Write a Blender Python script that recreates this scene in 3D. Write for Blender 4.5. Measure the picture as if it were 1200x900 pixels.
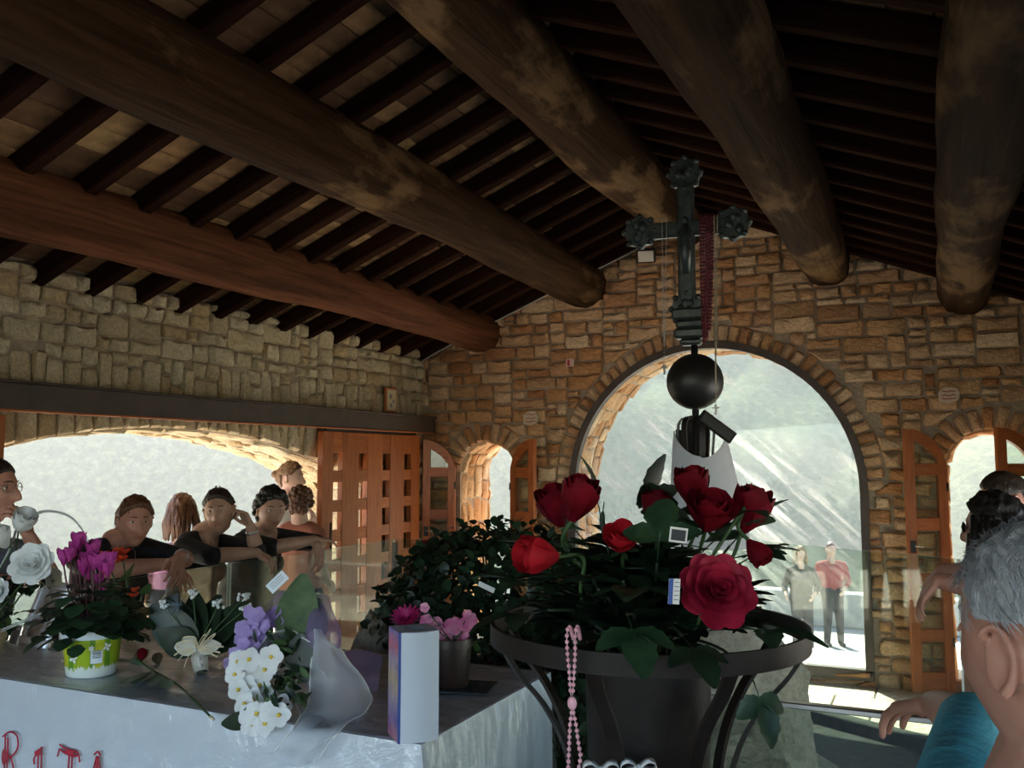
import bpy, bmesh, math, random
from mathutils import Vector, Matrix, Euler, noise as mnoise
from mathutils.geometry import tessellate_polygon
PI = math.pi
random.seed(7)
SC = bpy.context.scene
COL = SC.collection
for _o in list(bpy.data.objects):
    bpy.data.objects.remove(_o, do_unlink=True)

# ------------------------------------------------------------------ camera
EYE = 1.62                      # eye height above the chapel floor
FPX = 1040.0                    # focal length in pixels of the 1200x900 frame
PITCH = math.atan(90 / FPX)
YAW = math.radians(25.15)       # looking left of the nave axis (+Y)
cam_d = bpy.data.cameras.new('camera')
cam_d.sensor_width = 36.0
cam_d.lens = FPX / 1200 * 36.0
cam_d.clip_start = 0.05
cam_d.clip_end = 2000
cam = bpy.data.objects.new('camera', cam_d)
COL.objects.link(cam)
cam.location = (0, 0, EYE)
cam.rotation_euler = (PI / 2 + PITCH, 0, YAW)
SC.camera = cam

# ------------------------------------------------------------------ world, sun, exposure
SUN_AZ = math.radians(-33)      # from +Y towards -X
SUN_EL = math.radians(44)
world = bpy.data.worlds.new('world')
SC.world = world
world.use_nodes = True
wn = world.node_tree
sky = wn.nodes.new('ShaderNodeTexSky')
sky.sky_type = 'NISHITA'
sky.sun_disc = False
sky.sun_elevation = SUN_EL
sky.sun_rotation = SUN_AZ
sky.altitude = 600
sky.air_density = 1.0
sky.dust_density = 1.2
sky.ozone_density = 1.2
bg = wn.nodes['Background']
bg.inputs['Strength'].default_value = 0.5
wn.links.new(sky.outputs['Color'], bg.inputs['Color'])
sun_d = bpy.data.lights.new('sun', 'SUN')
sun_d.energy = 20.0
sun_d.angle = math.radians(0.6)
sun_d.color = (1.0, 0.90, 0.74)
sun = bpy.data.objects.new('sun', sun_d)
COL.objects.link(sun)
sdir = Vector((math.sin(SUN_AZ) * math.cos(SUN_EL), math.cos(SUN_AZ) * math.cos(SUN_EL), math.sin(SUN_EL)))
sun.rotation_euler = sdir.to_track_quat('Z', 'Y').to_euler()
sun.location = (-10, 15, 20)
vs = SC.view_settings
vs.view_transform = 'Standard'
vs.look = 'None'
vs.gamma = 1.0
vs.use_curve_mapping = False
vs.exposure = 0.9
cy = SC.cycles
cy.use_denoising = True
cy.max_bounces = 10
cy.diffuse_bounces = 6
cy.glossy_bounces = 4
cy.transmission_bounces = 8
cy.transparent_max_bounces = 24
cy.volume_bounces = 1
cy.caustics_reflective = False
cy.caustics_refractive = False
cy.sample_clamp_indirect = 6.0

# ------------------------------------------------------------------ pixel rays (turn photo pixels into directions)
def ray(u, v):
    xc = (u - 600) / FPX
    yc = (450 - v) / FPX
    f = math.cos(PITCH) - math.sin(PITCH) * yc
    return Vector((xc * math.cos(YAW) - f * math.sin(YAW), xc * math.sin(YAW) + f * math.cos(YAW),
                   math.sin(PITCH) + math.cos(PITCH) * yc))
O3 = Vector((0, 0, EYE))
def at_y(u, v, Y):
    d = ray(u, v); return O3 + d * (Y / d.y)
def at_x(u, v, X):
    d = ray(u, v); return O3 + d * (X / d.x)
def at_z(u, v, z):
    d = ray(u, v); return O3 + d * ((z - EYE) / d.z)
def at_d(u, v, D):
    return O3 + ray(u, v) * D

# ------------------------------------------------------------------ materials
def new_mat(name):
    m = bpy.data.materials.new(name)
    m.use_nodes = True
    nt = m.node_tree
    b = nt.nodes['Principled BSDF']
    return m, nt, b
def L(nt, a, b):
    nt.links.new(a, b)
def ramp(nt, stops, fac=None, interp='LINEAR'):
    r = nt.nodes.new('ShaderNodeValToRGB')
    e = r.color_ramp.elements
    while len(e) < len(stops):
        e.new(0.5)
    for i, (p, c) in enumerate(stops):
        e[i].position = p
        e[i].color = (c[0], c[1], c[2], 1)
    r.color_ramp.interpolation = interp
    if fac is not None:
        L(nt, fac, r.inputs['Fac'])
    return r
def noise(nt, scale, detail=4, rough=0.55, coord='Object', stretch=None, dist=0.0):
    tc = nt.nodes.new('ShaderNodeTexCoord')
    n = nt.nodes.new('ShaderNodeTexNoise')
    n.inputs['Scale'].default_value = scale
    n.inputs['Detail'].default_value = detail
    n.inputs['Roughness'].default_value = rough
    n.inputs['Distortion'].default_value = dist
    if stretch:
        mp = nt.nodes.new('ShaderNodeMapping')
        mp.inputs['Scale'].default_value = stretch
        L(nt, tc.outputs[coord], mp.inputs['Vector'])
        L(nt, mp.outputs['Vector'], n.inputs['Vector'])
    else:
        L(nt, tc.outputs[coord], n.inputs['Vector'])
    return n.outputs['Fac']
def mixc(nt, fac, a, b, mode='MIX'):
    m = nt.nodes.new('ShaderNodeMix')
    m.data_type = 'RGBA'
    m.blend_type = mode
    for sock, val in ((m.inputs[0], fac), (m.inputs[6], a), (m.inputs[7], b)):
        if isinstance(val, (int, float)):
            sock.default_value = val
        elif isinstance(val, (tuple, list)):
            sock.default_value = (val[0], val[1], val[2], 1)
        else:
            L(nt, val, sock)
    return m.outputs[2]
def math_n(nt, op, a, b=0.0):
    m = nt.nodes.new('ShaderNodeMath')
    m.operation = op
    for s, v in ((m.inputs[0], a), (m.inputs[1], b)):
        if isinstance(v, (int, float)):
            s.default_value = v
        else:
            L(nt, v, s)
    return m.outputs[0]
def bump(nt, b, h, strength=0.4, dist=0.01):
    n = nt.nodes.new('ShaderNodeBump')
    n.inputs['Strength'].default_value = strength
    n.inputs['Distance'].default_value = dist
    L(nt, h, n.inputs['Height'])
    L(nt, n.outputs['Normal'], b.inputs['Normal'])
def rnd_piece(nt):
    """random number per object and per loose piece of a mesh"""
    g = nt.nodes.new('ShaderNodeNewGeometry')
    o = nt.nodes.new('ShaderNodeObjectInfo')
    s = math_n(nt, 'ADD', g.outputs['Random Per Island'], o.outputs['Random'])
    return math_n(nt, 'FRACT', s)
def simple(name, c, rough=0.6, c2=None, scale=20, metal=0.0, bstr=0.0, bscale=60, stretch=None, spec=0.5,
           trans=0.0, detail=4, coord='Object', bdist=0.004, sheen=0.0):
    m, nt, b = new_mat(name)
    b.inputs['Roughness'].default_value = rough
    b.inputs['Metallic'].default_value = metal
    b.inputs['Specular IOR Level'].default_value = spec
    if sheen:
        b.inputs['Sheen Weight'].default_value = sheen
    if c2 is None:
        b.inputs['Base Color'].default_value = (c[0], c[1], c[2], 1)
    else:
        r = ramp(nt, [(0.3, c), (0.7, c2)], noise(nt, scale, detail, stretch=stretch, coord=coord))
        L(nt, r.outputs['Color'], b.inputs['Base Color'])
    if bstr:
        bump(nt, b, noise(nt, bscale, 5, stretch=stretch, coord=coord), bstr, bdist)
    if trans:
        # thin translucent sheet such as a petal or a leaf
        out = nt.nodes['Material Output']
        t = nt.nodes.new('ShaderNodeBsdfTranslucent')
        mx = nt.nodes.new('ShaderNodeMixShader')
        mx.inputs['Fac'].default_value = trans
        if c2 is None:
            t.inputs['Color'].default_value = (c[0], c[1], c[2], 1)
        else:
            L(nt, r.outputs['Color'], t.inputs['Color'])
        L(nt, b.outputs[0], mx.inputs[1])
        L(nt, t.outputs[0], mx.inputs[2])
        L(nt, mx.outputs[0], out.inputs['Surface'])
    return m

def stone_mat(name, stops, mott=0.35, mcol=(0.30, 0.19, 0.10), scale=9):
    m, nt, b = new_mat(name)
    r = ramp(nt, stops, rnd_piece(nt))
    n1 = noise(nt, scale, 6, 0.65, dist=0.5)
    f = ramp(nt, [(0.38, (0, 0, 0)), (0.72, (1, 1, 1))], n1)
    f2 = math_n(nt, 'MULTIPLY', f.outputs['Color'], mott)
    c = mixc(nt, f2, r.outputs['Color'], mcol)
    n2 = noise(nt, scale * 6, 4, 0.7)
    g = ramp(nt, [(0.3, (0.62, 0.60, 0.56)), (0.6, (1.12, 1.1, 1.08))], n2)
    c = mixc(nt, 0.8, c, g.outputs['Color'], 'MULTIPLY')
    L(nt, c, b.inputs['Base Color'])
    b.inputs['Roughness'].default_value = 0.9
    b.inputs['Specular IOR Level'].default_value = 0.2
    h = math_n(nt, 'ADD', noise(nt, 14, 6, 0.6, dist=0.8), math_n(nt, 'MULTIPLY', n2, 0.35))
    bump(nt, b, h, 0.9, 0.03)
    return m
MAT = {}
MAT['stone'] = stone_mat('warm_limestone', [(0.0, (0.58, 0.33, 0.155)), (0.2, (0.72, 0.49, 0.29)), (0.4, (0.50, 0.235, 0.095)),
                                            (0.55, (0.64, 0.36, 0.17)), (0.72, (0.78, 0.59, 0.39)), (0.85, (0.46, 0.215, 0.095)), (1.0, (0.66, 0.45, 0.27))])
MAT['stone_pale'] = stone_mat('pale_limestone', [(0.0, (0.56, 0.47, 0.30)), (0.25, (0.64, 0.56, 0.38)), (0.5, (0.52, 0.38, 0.21)),
                                                 (0.75, (0.68, 0.60, 0.43)), (1.0, (0.50, 0.42, 0.27))], 0.3, (0.33, 0.26, 0.15))
MAT['mortar'] = simple('mortar', (0.33, 0.26, 0.185), 0.95, (0.45, 0.365, 0.27), 14, bstr=0.8, bscale=45, bdist=0.02, spec=0.1)
MAT['rock'] = stone_mat('grey_rock', [(0.0, (0.36, 0.33, 0.27)), (0.5, (0.46, 0.43, 0.36)), (1.0, (0.40, 0.35, 0.27))], 0.5, (0.24, 0.21, 0.16), 7)

def wood_mat(name, a, b_, stretch, rough=0.55, scale=5.0, patch=None, bs=0.4, spec=0.4):
    m, nt, b = new_mat(name)
    n1 = noise(nt, scale, 6, 0.6, stretch=stretch, dist=0.6)
    r = ramp(nt, [(0.3, a), (0.68, b_)], n1)
    c = r.outputs['Color']
    if patch:
        n2 = noise(nt, 2.6, 5, 0.6, stretch=(1, .45, 1), dist=0.1)
        f = ramp(nt, [(0.54, (0, 0, 0)), (0.64, (1, 1, 1))], n2)
        c = mixc(nt, math_n(nt, 'MULTIPLY', f.outputs['Color'], 0.75), c, patch)
    o = nt.nodes.new('ShaderNodeObjectInfo')
    v = ramp(nt, [(0, (0.8, 0.8, 0.8)), (1, (1.15, 1.15, 1.15))], o.outputs['Random'])
    c = mixc(nt, 1.0, c, v.outputs['Color'], 'MULTIPLY')
    L(nt, c, b.inputs['Base Color'])
    b.inputs['Roughness'].default_value = rough
    b.inputs['Specular IOR Level'].default_value = spec
    bump(nt, b, n1, bs, 0.02)
    return m
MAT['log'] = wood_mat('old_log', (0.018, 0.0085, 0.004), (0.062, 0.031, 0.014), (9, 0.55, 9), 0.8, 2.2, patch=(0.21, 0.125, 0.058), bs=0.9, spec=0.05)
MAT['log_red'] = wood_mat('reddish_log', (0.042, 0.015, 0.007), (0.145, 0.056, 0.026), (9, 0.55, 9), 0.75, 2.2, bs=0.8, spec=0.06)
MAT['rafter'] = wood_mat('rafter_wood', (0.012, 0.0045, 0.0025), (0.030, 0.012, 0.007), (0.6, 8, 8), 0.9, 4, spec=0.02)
MAT['door'] = wood_mat('varnished_wood', (0.28, 0.072, 0.017), (0.47, 0.145, 0.038), (7, 7, 0.7), 0.38, 6, bs=0.12)
MAT['door_h'] = wood_mat('varnished_wood_rail', (0.28, 0.072, 0.017), (0.47, 0.145, 0.038), (1, 0.7, 8), 0.38, 6, bs=0.12)
def tile_mat():
    m, nt, b = new_mat('terracotta_tile')
    r = ramp(nt, [(0.0, (0.12, 0.058, 0.026)), (0.3, (0.22, 0.12, 0.052)), (0.5, (0.46, 0.30, 0.13)), (0.65, (0.20, 0.11, 0.05)), (0.85, (0.14, 0.07, 0.033)), (1.0, (0.38, 0.22, 0.095))], rnd_piece(nt))
    n = noise(nt, 16, 5)
    g = ramp(nt, [(0.3, (0.6, 0.58, 0.55)), (0.65, (1.1, 1.1, 1.1))], n)
    L(nt, mixc(nt, 1.0, r.outputs['Color'], g.outputs['Color'], 'MULTIPLY'), b.inputs['Base Color'])
    b.inputs['Roughness'].default_value = 0.85
    bump(nt, b, n, 0.3, 0.01)
    return m
MAT['tile'] = tile_mat()
MAT['steel_brown'] = simple('brown_steel', (0.045, 0.032, 0.024), 0.55, (0.075, 0.052, 0.038), 8)
MAT['iron'] = simple('wrought_iron', (0.010, 0.0075, 0.006), 0.55, (0.020, 0.014, 0.011), 30, metal=0.0, spec=.25, bstr=0.15, bscale=200)
MAT['bronze'] = simple('dark_bronze', (0.045, 0.054, 0.049), 0.38, (0.10, 0.115, 0.10), 35, metal=0.6, bstr=0.3, bscale=120, bdist=0.003)
MAT['black'] = simple('black_metal', (0.011, 0.010, 0.009), 0.42, (0.016, 0.014, 0.012), 10)
MAT['steel'] = simple('brushed_steel', (0.52, 0.52, 0.50), 0.3, metal=1.0)
MAT['white'] = simple('white_plaster', (0.75, 0.73, 0.68), 0.8)
MAT['floor'] = simple('floor_screed', (0.13, 0.12, 0.105), 0.8, (0.19, 0.175, 0.15), 6)  # out-of-view floor coloured dark to cut light bounced onto the ceiling
MAT['slab'] = stone_mat('floor_slab', [(0, (0.60, 0.56, 0.48)), (0.5, (0.68, 0.63, 0.54)), (1, (0.55, 0.50, 0.42))], 0.25, (0.42, 0.37, 0.29), 5)
def glass_mat(name, tint, dust, dscale=40, scratch=False, refl=1.0):
    m, nt, b = new_mat(name)
    nt.nodes.remove(b)
    out = nt.nodes['Material Output']
    tr = nt.nodes.new('ShaderNodeBsdfTransparent')
    tr.inputs['Color'].default_value = (*tint, 1)
    gl = nt.nodes.new('ShaderNodeBsdfGlossy')
    gl.inputs['Roughness'].default_value = 0.02
    lw = nt.nodes.new('ShaderNodeLayerWeight')
    lw.inputs['Blend'].default_value = 0.5
    sch = math_n(nt, 'ADD', math_n(nt, 'MULTIPLY', math_n(nt, 'POWER', lw.outputs['Facing'], 5.0), 0.95), 0.045)
    m1 = nt.nodes.new('ShaderNodeMixShader')
    L(nt, math_n(nt, 'MULTIPLY', sch, refl), m1.inputs[0])
    L(nt, tr.outputs[0], m1.inputs[1])
    L(nt, gl.outputs[0], m1.inputs[2])
    df = nt.nodes.new('ShaderNodeBsdfTranslucent')
    df.inputs['Color'].default_value = (0.80, 0.82, 0.80, 1)
    d2 = nt.nodes.new('ShaderNodeBsdfDiffuse')
    d2.inputs['Color'].default_value = (0.75, 0.78, 0.76, 1)
    md = nt.nodes.new('ShaderNodeMixShader')
    md.inputs[0].default_value = 0.5
    L(nt, df.outputs[0], md.inputs[1])
    L(nt, d2.outputs[0], md.inputs[2])
    m2 = nt.nodes.new('ShaderNodeMixShader')
    n = noise(nt, dscale, 8, 0.7)
    r = ramp(nt, [(0.35, (dust * 0.3,) * 3), (0.62, (dust,) * 3), (0.82, (min(1, dust * 3.2),) * 3)], n)
    f = r.outputs['Color']
    if scratch:
        # wiped streaks of dirt on the pane
        tc = nt.nodes.new('ShaderNodeTexCoord')
        mp = nt.nodes.new('ShaderNodeMapping')
        mp.vector_type = 'TEXTURE'
        mp.inputs['Rotation'].default_value = (0, math.radians(42), 0)
        mp.inputs['Scale'].default_value = (1.6, 1, 0.13)
        L(nt, tc.outputs['Object'], mp.inputs['Vector'])
        s = nt.nodes.new('ShaderNodeTexNoise')
        s.inputs['Scale'].default_value = 2.6
        s.inputs['Detail'].default_value = 9
        s.inputs['Roughness'].default_value = 0.62
        s.inputs['Distortion'].default_value = 0.35
        L(nt, mp.outputs['Vector'], s.inputs['Vector'])
        big = noise(nt, 1.1, 2, 0.5)
        sr = ramp(nt, [(0.46, (0, 0, 0)), (0.70, (0.5,) * 3)], s.outputs['Fac'])
        br = ramp(nt, [(0.42, (0.05,) * 3), (0.62, (1,) * 3)], big)
        f = math_n(nt, 'ADD', f, math_n(nt, 'MULTIPLY', sr.outputs['Color'], br.outputs['Color']))
    L(nt, f, m2.inputs[0])
    L(nt, m1.outputs[0], m2.inputs[1])
    L(nt, md.outputs[0], m2.inputs[2])
    L(nt, m2.outputs[0], out.inputs['Surface'])
    return m
MAT['glass_win'] = glass_mat('dirty_window_glass', (0.56, 0.625, 0.635), 0.03, 30, True)
MAT['glass_rail'] = glass_mat('railing_glass', (0.87, 0.92, 0.88), 0.022, 60)
MAT['glass_edge'] = simple('glass_edge', (0.55, 0.66, 0.60), 0.25, trans=0.5)

# ------------------------------------------------------------------ mesh builder
class MB:
    def __init__(s):
        s.v = []; s.f = []; s.m = []
    def add(s, vs_, fs_, mi=0, M=None):
        o = len(s.v)
        s.v += [tuple(M @ Vector(p)) if M is not None else tuple(p) for p in vs_]
        s.f += [tuple(i + o for i in f) for f in fs_]
        s.m += [mi] * len(fs_)
        return s
    def box(s, x0, x1, y0, y1, z0, z1, mi=0, M=None):
        vs_ = [(x, y, z) for z in (z0, z1) for y in (y0, y1) for x in (x0, x1)]
        return s.add(vs_, [(0, 2, 3, 1), (4, 5, 7, 6), (0, 1, 5, 4), (2, 6, 7, 3), (0, 4, 6, 2), (1, 3, 7, 5)], mi, M)
    def bbox(s, x0, x1, y0, y1, z0, z1, b=0.004, mi=0, M=None):
        """bevelled box"""
        vs_ = []; 
        for z, k in ((z0, b), (z0 + b, 0), (z1 - b, 0), (z1, b)):
            a = k; c = b
            vs_ += [(x0 + a + (c if k == 0 else 0), y0 + a, z), (x1 - a - (c if k == 0 else 0), y0 + a, z), (x1 - a, y0 + a + (c if k == 0 else 0), z), (x1 - a, y1 - a - (c if k == 0 else 0), z),
                    (x1 - a - (c if k == 0 else 0), y1 - a, z), (x0 + a + (c if k == 0 else 0), y1 - a, z), (x0 + a, y1 - a - (c if k == 0 else 0), z), (x0 + a, y0 + a + (c if k == 0 else 0), z)]
        fs_ = [tuple(range(7, -1, -1)), tuple(range(24, 32))]
        for r in range(3):
            for i in range(8):
                j = (i + 1) % 8
                fs_.append((r * 8 + i, r * 8 + j, r * 8 + 8 + j, r * 8 + 8 + i))
        return s.add(vs_, fs_, mi, M)
    def tube(s, pts, rad, n=8, mi=0, cap=True, M=None, flat=None):
        """tube along points; rad number or list; flat=(w,t) gives a flat bar section"""
        P = [Vector(p) for p in pts]
        k = len(P)
        R = rad if isinstance(rad, (list, tuple)) else [rad] * k
        vs_ = []; fs_ = []
        t0 = (P[1] - P[0]).normalized()
        up = Vector((0, 0, 1)) if abs(t0.z) < 0.9 else Vector((1, 0, 0))
        nx = t0.cross(up).normalized()
        for i in range(k):
            t = (P[min(i + 1, k - 1)] - P[max(i - 1, 0)])
            t = t.normalized() if t.length > 1e-9 else t0
            nx = (nx - t * nx.dot(t))
            nx = nx.normalized() if nx.length > 1e-6 else t.orthogonal().normalized()
            ny = t.cross(nx)
            for j in range(n):
                a = 2 * PI * j / n
                vs_.append(P[i] + (nx * math.cos(a) + ny * math.sin(a)) * R[i])
        for i in range(k - 1):
            for j in range(n):
                j2 = (j + 1) % n
                fs_.append((i * n + j, i * n + j2, (i + 1) * n + j2, (i + 1) * n + j))
        if cap:
            fs_.append(tuple(range(n - 1, -1, -1)))
            fs_.append(tuple((k - 1) * n + j for j in range(n)))
        return s.add(vs_, fs_, mi, M)
    def strap(s, pts, w, t, side, mi=0, M=None):
        """flat bar along pts, width along 'side' vectors (one or per point)"""
        P = [Vector(p) for p in pts]
        k = len(P); vs_ = []; fs_ = []
        for i in range(k):
            tg = (P[min(i + 1, k - 1)] - P[max(i - 1, 0)]).normalized()
            sd = Vector(side[i] if isinstance(side, list) else side)
            sd = (sd - tg * sd.dot(tg)).normalized()
            nn = tg.cross(sd)
            ww = w[i] if isinstance(w, (list, tuple)) else w
            for a, b in ((-1, -1), (1, -1), (1, 1), (-1, 1)):
                vs_.append(P[i] + sd * a * ww / 2 + nn * b * t / 2)
        for i in range(k - 1):
            for j in range(4):
                j2 = (j + 1) % 4
                fs_.append((i * 4 + j, i * 4 + j2, i * 4 + 4 + j2, i * 4 + 4 + j))
        fs_ += [(3, 2, 1, 0), tuple((k - 1) * 4 + j for j in range(4))]
        return s.add(vs_, fs_, mi, M)
    def lathe(s, prof, n=24, mi=0, M=None, closed=False, cap=False):
        vs_ = []; fs_ = []
        k = len(prof)
        for r, z in prof:
            for j in range(n):
                a = 2 * PI * j / n
                vs_.append((r * math.cos(a), r * math.sin(a), z))
        for i in range(k if closed else k - 1):
            i2 = (i + 1) % k
            for j in range(n):
                j2 = (j + 1) % n
                fs_.append((i * n + j, i * n + j2, i2 * n + j2, i2 * n + j))
        if cap:
            fs_.append(tuple(range(n - 1, -1, -1)))
            fs_.append(tuple((k - 1) * n + j for j in range(n)))
        return s.add(vs_, fs_, mi, M)
    def sphere(s, c, r, nu=12, nv=8, mi=0, sc=(1, 1, 1), M=None):
        vs_ = [(0, 0, -1)]; fs_ = []
        for i in range(1, nv):
            ph = PI * i / nv - PI / 2
            for j in range(nu):
                a = 2 * PI * j / nu
                vs_.append((math.cos(ph) * math.cos(a), math.cos(ph) * math.sin(a), math.sin(ph)))
        vs_.append((0, 0, 1))
        for j in range(nu):
            fs_.append((0, 1 + (j + 1) % nu, 1 + j))
            fs_.append((len(vs_) - 1, 1 + (nv - 2) * nu + j, 1 + (nv - 2) * nu + (j + 1) % nu))
        for i in range(nv - 2):
            for j in range(nu):
                j2 = (j + 1) % nu
                fs_.append((1 + i * nu + j, 1 + i * nu + j2, 1 + (i + 1) * nu + j2, 1 + (i + 1) * nu + j))
        vs_ = [(c[0] + p[0] * r * sc[0], c[1] + p[1] * r * sc[1], c[2] + p[2] * r * sc[2]) for p in vs_]
        return s.add(vs_, fs_, mi, M)
    def prism(s, poly, axis, a, b, mi=0, M=None):
        """extrude 2D polygon: axis 'x' -> (y,z) poly, 'y' -> (x,z), 'z' -> (x,y)"""
        n = len(poly)
        def P(p, d):
            return {'x': (d, p[0], p[1]), 'y': (p[0], d, p[1]), 'z': (p[0], p[1], d)}[axis]
        vs_ = [P(p, a) for p in poly] + [P(p, b) for p in poly]
        fs_ = [tuple(range(n)), tuple(range(2 * n - 1, n - 1, -1))]
        fs_ += [(i, i + n, (i + 1) % n + n, (i + 1) % n) for i in range(n)]
        return s.add(vs_, fs_, mi, M)
    def grid(s, fn, nu, nv, mi=0, M=None, wrapu=False):
        vs_ = [fn(i / (nu if wrapu else nu - 1), j / (nv - 1)) for j in range(nv) for i in range(nu)]
        fs_ = []
        for j in range(nv - 1):
            for i in range(nu if wrapu else nu - 1):
                i2 = (i + 1) % nu
                fs_.append((j * nu + i, j * nu + i2, (j + 1) * nu + i2, (j + 1) * nu + i))
        return s.add(vs_, fs_, mi, M)
    def mesh(s, name='m', smooth=False, mats=(), fix=True):
        me = bpy.data.meshes.new(name)
        me.from_pydata([tuple(p) for p in s.v], [], s.f)
        for m in mats:
            me.materials.append(m)
        if any(s.m):
            me.polygons.foreach_set('material_index', s.m)
        if fix:
            bm = bmesh.new(); bm.from_mesh(me)
            bmesh.ops.recalc_face_normals(bm, faces=bm.faces)
            bm.to_mesh(me); bm.free()
        if smooth is True:
            me.polygons.foreach_set('use_smooth', [True] * len(me.polygons))
        elif smooth:
            me.polygons.foreach_set('use_smooth', [True] * len(me.polygons))
            me.set_sharp_from_angle(angle=math.radians(smooth))
        me.update()
        return me
def link(name, me, parent=None, loc=None, rot=None):
    o = bpy.data.objects.new(name, me)
    COL.objects.link(o)
    if parent is not None:
        o.parent = parent
    if loc is not None:
        o.location = loc
    if rot is not None:
        o.rotation_euler = rot
    return o
def obj(name, mb, mats, parent=None, smooth=False, loc=None, rot=None, fix=True):
    if not isinstance(mats, (list, tuple)):
        mats = [mats]
    return link(name, mb.mesh(name, smooth, mats, fix), parent, loc, rot)
def tag(o, label, cat=None, group=None, kind=None):
    if label: o['label'] = label
    if cat: o['category'] = cat
    if group: o['group'] = group
    if kind: o['kind'] = kind
    return o
def thing(name, label, cat, loc=(0, 0, 0), rot=(0, 0, 0), group=None, kind=None):
    o = link(name, None, None, loc, rot)
    return tag(o, label, cat, group, kind)
def copy_tree(o, parent=None):
    c = o.copy(); COL.objects.link(c); c.parent = parent
    for ch in list(o.children):
        copy_tree(ch, c)
    return c
def lerp(a, b, t):
    return a + (b - a) * t
def smoothpath(pts, n=8):
    """Catmull-Rom through pts"""
    P = [Vector(p) for p in pts]
    P = [P[0] * 2 - P[1]] + P + [P[-1] * 2 - P[-2]]
    out = []
    for i in range(1, len(P) - 2):
        for k in range(n):
            t = k / n
            p0, p1, p2, p3 = P[i - 1:i + 3]
            out.append(0.5 * ((2 * p1) + (p2 - p0) * t + (2 * p0 - 5 * p1 + 4 * p2 - p3) * t * t + (3 * p1 - p0 - 3 * p2 + p3) * t ** 3))
    out.append(P[-2])
    return out
# ================================================================== the chapel shell
YW = 7.0                                 # far wall face
XL, XR, YB = -4.2, 1.08, -1.5            # left wall, right wall, rear wall faces
RX, RZ = -1.56, 3.58                     # ridge line (underside of the rafters)
EZ = 2.535                               # eaves (underside of the rafters)
def roofz(x):
    return RZ - (RZ - EZ) * abs(x - RX) / (RX - XL)
def arch_pts(cx, r, spring, bottom, n=24):
    """outline of a round-headed opening, (x,z)"""
    p = [(cx - r, bottom)]
    p += [(cx - r * math.cos(PI * i / n), spring + r * math.sin(PI * i / n)) for i in range(n + 1)]
    p += [(cx + r, bottom)]
    return p
BIG = (-1.576, 1.14, 1.40, 0.10)
SML = (-3.525, 0.27, 1.52, 0.06)
SMR = (0.375, 0.275, 1.56, 0.06)
def seg_z(y, yc):                        # segmental head of the side openings
    return 1.815 - 0.1 * (y - yc) ** 2
def seg_pts(y0, y1, yc, bottom, n=20):
    return [(y0, bottom)] + [(lerp(y0, y1, i / n), seg_z(lerp(y0, y1, i / n), yc)) for i in range(n + 1)] + [(y1, bottom)]
LO = (2.1, 6.05, 4.06)                  # left opening y0, y1, centre
def wall_mesh(outer, holes, axis, a, b):
    """slab with holes; a = room face, b = outer face"""
    loops = [outer] + holes
    tri = tessellate_polygon([[Vector((p[0], p[1], 0)) for p in l] for l in loops])
    flat = [p for l in loops for p in l]
    n = len(flat)
    def P(p, d):
        return {'x': (d, p[0], p[1]), 'y': (p[0], d, p[1])}[axis]
    mb = MB()
    vs_ = [P(p, a) for p in flat] + [P(p, b) for p in flat]
    fs_ = [tuple(t) for t in tri] + [tuple(i + n for i in reversed(t)) for t in tri]
    o = 0
    for l in loops:
        k = len(l)
        fs_ += [(o + i, o + (i + 1) % k, o + (i + 1) % k + n, o + i + n) for i in range(k)]
        o += k
    return mb.add(vs_, fs_)
TW = 0.58
far_outer = [(XL - 0.6, -0.4), (XR + 0.6, -0.4), (XR + 0.6, roofz(XR) + 0.02), (XR, roofz(XR) + 0.14), (RX, RZ + 0.14), (XL, EZ + 0.14), (XL - 0.6, EZ + 0.02)]
wall_far = obj('wall_far', wall_mesh(far_outer, [arch_pts(*BIG, 36), arch_pts(*SML), arch_pts(*SMR)], 'y', YW, YW + TW), MAT['mortar'])
tag(wall_far, 'gable end wall of warm rubble stone around the big arched window', 'wall', kind='structure')
side_out = [(YB - 0.6, -0.4), (YW, -0.4), (YW, EZ + 0.1), (YB - 0.6, EZ + 0.1)]
wall_left = obj('wall_left', wall_mesh(side_out, [seg_pts(*LO, -0.02)], 'x', XL, XL - TW), MAT['mortar'])
tag(wall_left, 'long side wall of pale rubble stone above the open arched doorway', 'wall', kind='structure')
RO = (2.2, 5.2, 3.7)
wall_right = obj('wall_right', wall_mesh(side_out, [seg_pts(*RO, -0.02), seg_pts(-0.9, 1.3, 0.2, -0.02)], 'x', XR, XR + TW), MAT['mortar'])
tag(wall_right, 'plain stone side wall behind the visitors by the railing', 'wall', kind='structure')
wall_back = obj('wall_back', wall_mesh(far_outer, [[(-4.1, -0.02), (-4.1, 2.1), (-1.56, 2.25), (1.0, 2.1), (1.0, -0.02)]], 'y', YB, YB - TW), MAT['mortar'])
tag(wall_back, 'entrance wall with a wide open doorway', 'wall', kind='structure')
floor = obj('floor', MB().box(XL - 0.6, XR + 0.6, YB - 0.6, YW + TW, -0.3, 0.0), MAT['floor'])
tag(floor, 'dark screed floor of the chapel with pale slabs near the window', 'floor', kind='structure')
# floor slabs near the window, where the floor can be seen
slab_meshes = []
for k in range(4):
    mb = MB()
    mb.bbox(-0.245, 0.245, -0.17, 0.17, -0.02, 0.012 + 0.002 * k, 0.006)
    slab_meshes.append(mb.mesh('floor_slab', False, [MAT['slab']]))
for j in range(8):
    for i in range(11):
        x = -3.9 + 0.5 * i + (0.25 if j % 2 else 0)
        y = 4.35 + 0.35 * j
        if x > XR - 0.28 or x < XL + 0.3: continue
        if y < 5.2 and (x < -0.1): continue
        link('floor_slab', random.choice(slab_meshes), floor, (x, y, 0.0))

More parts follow.
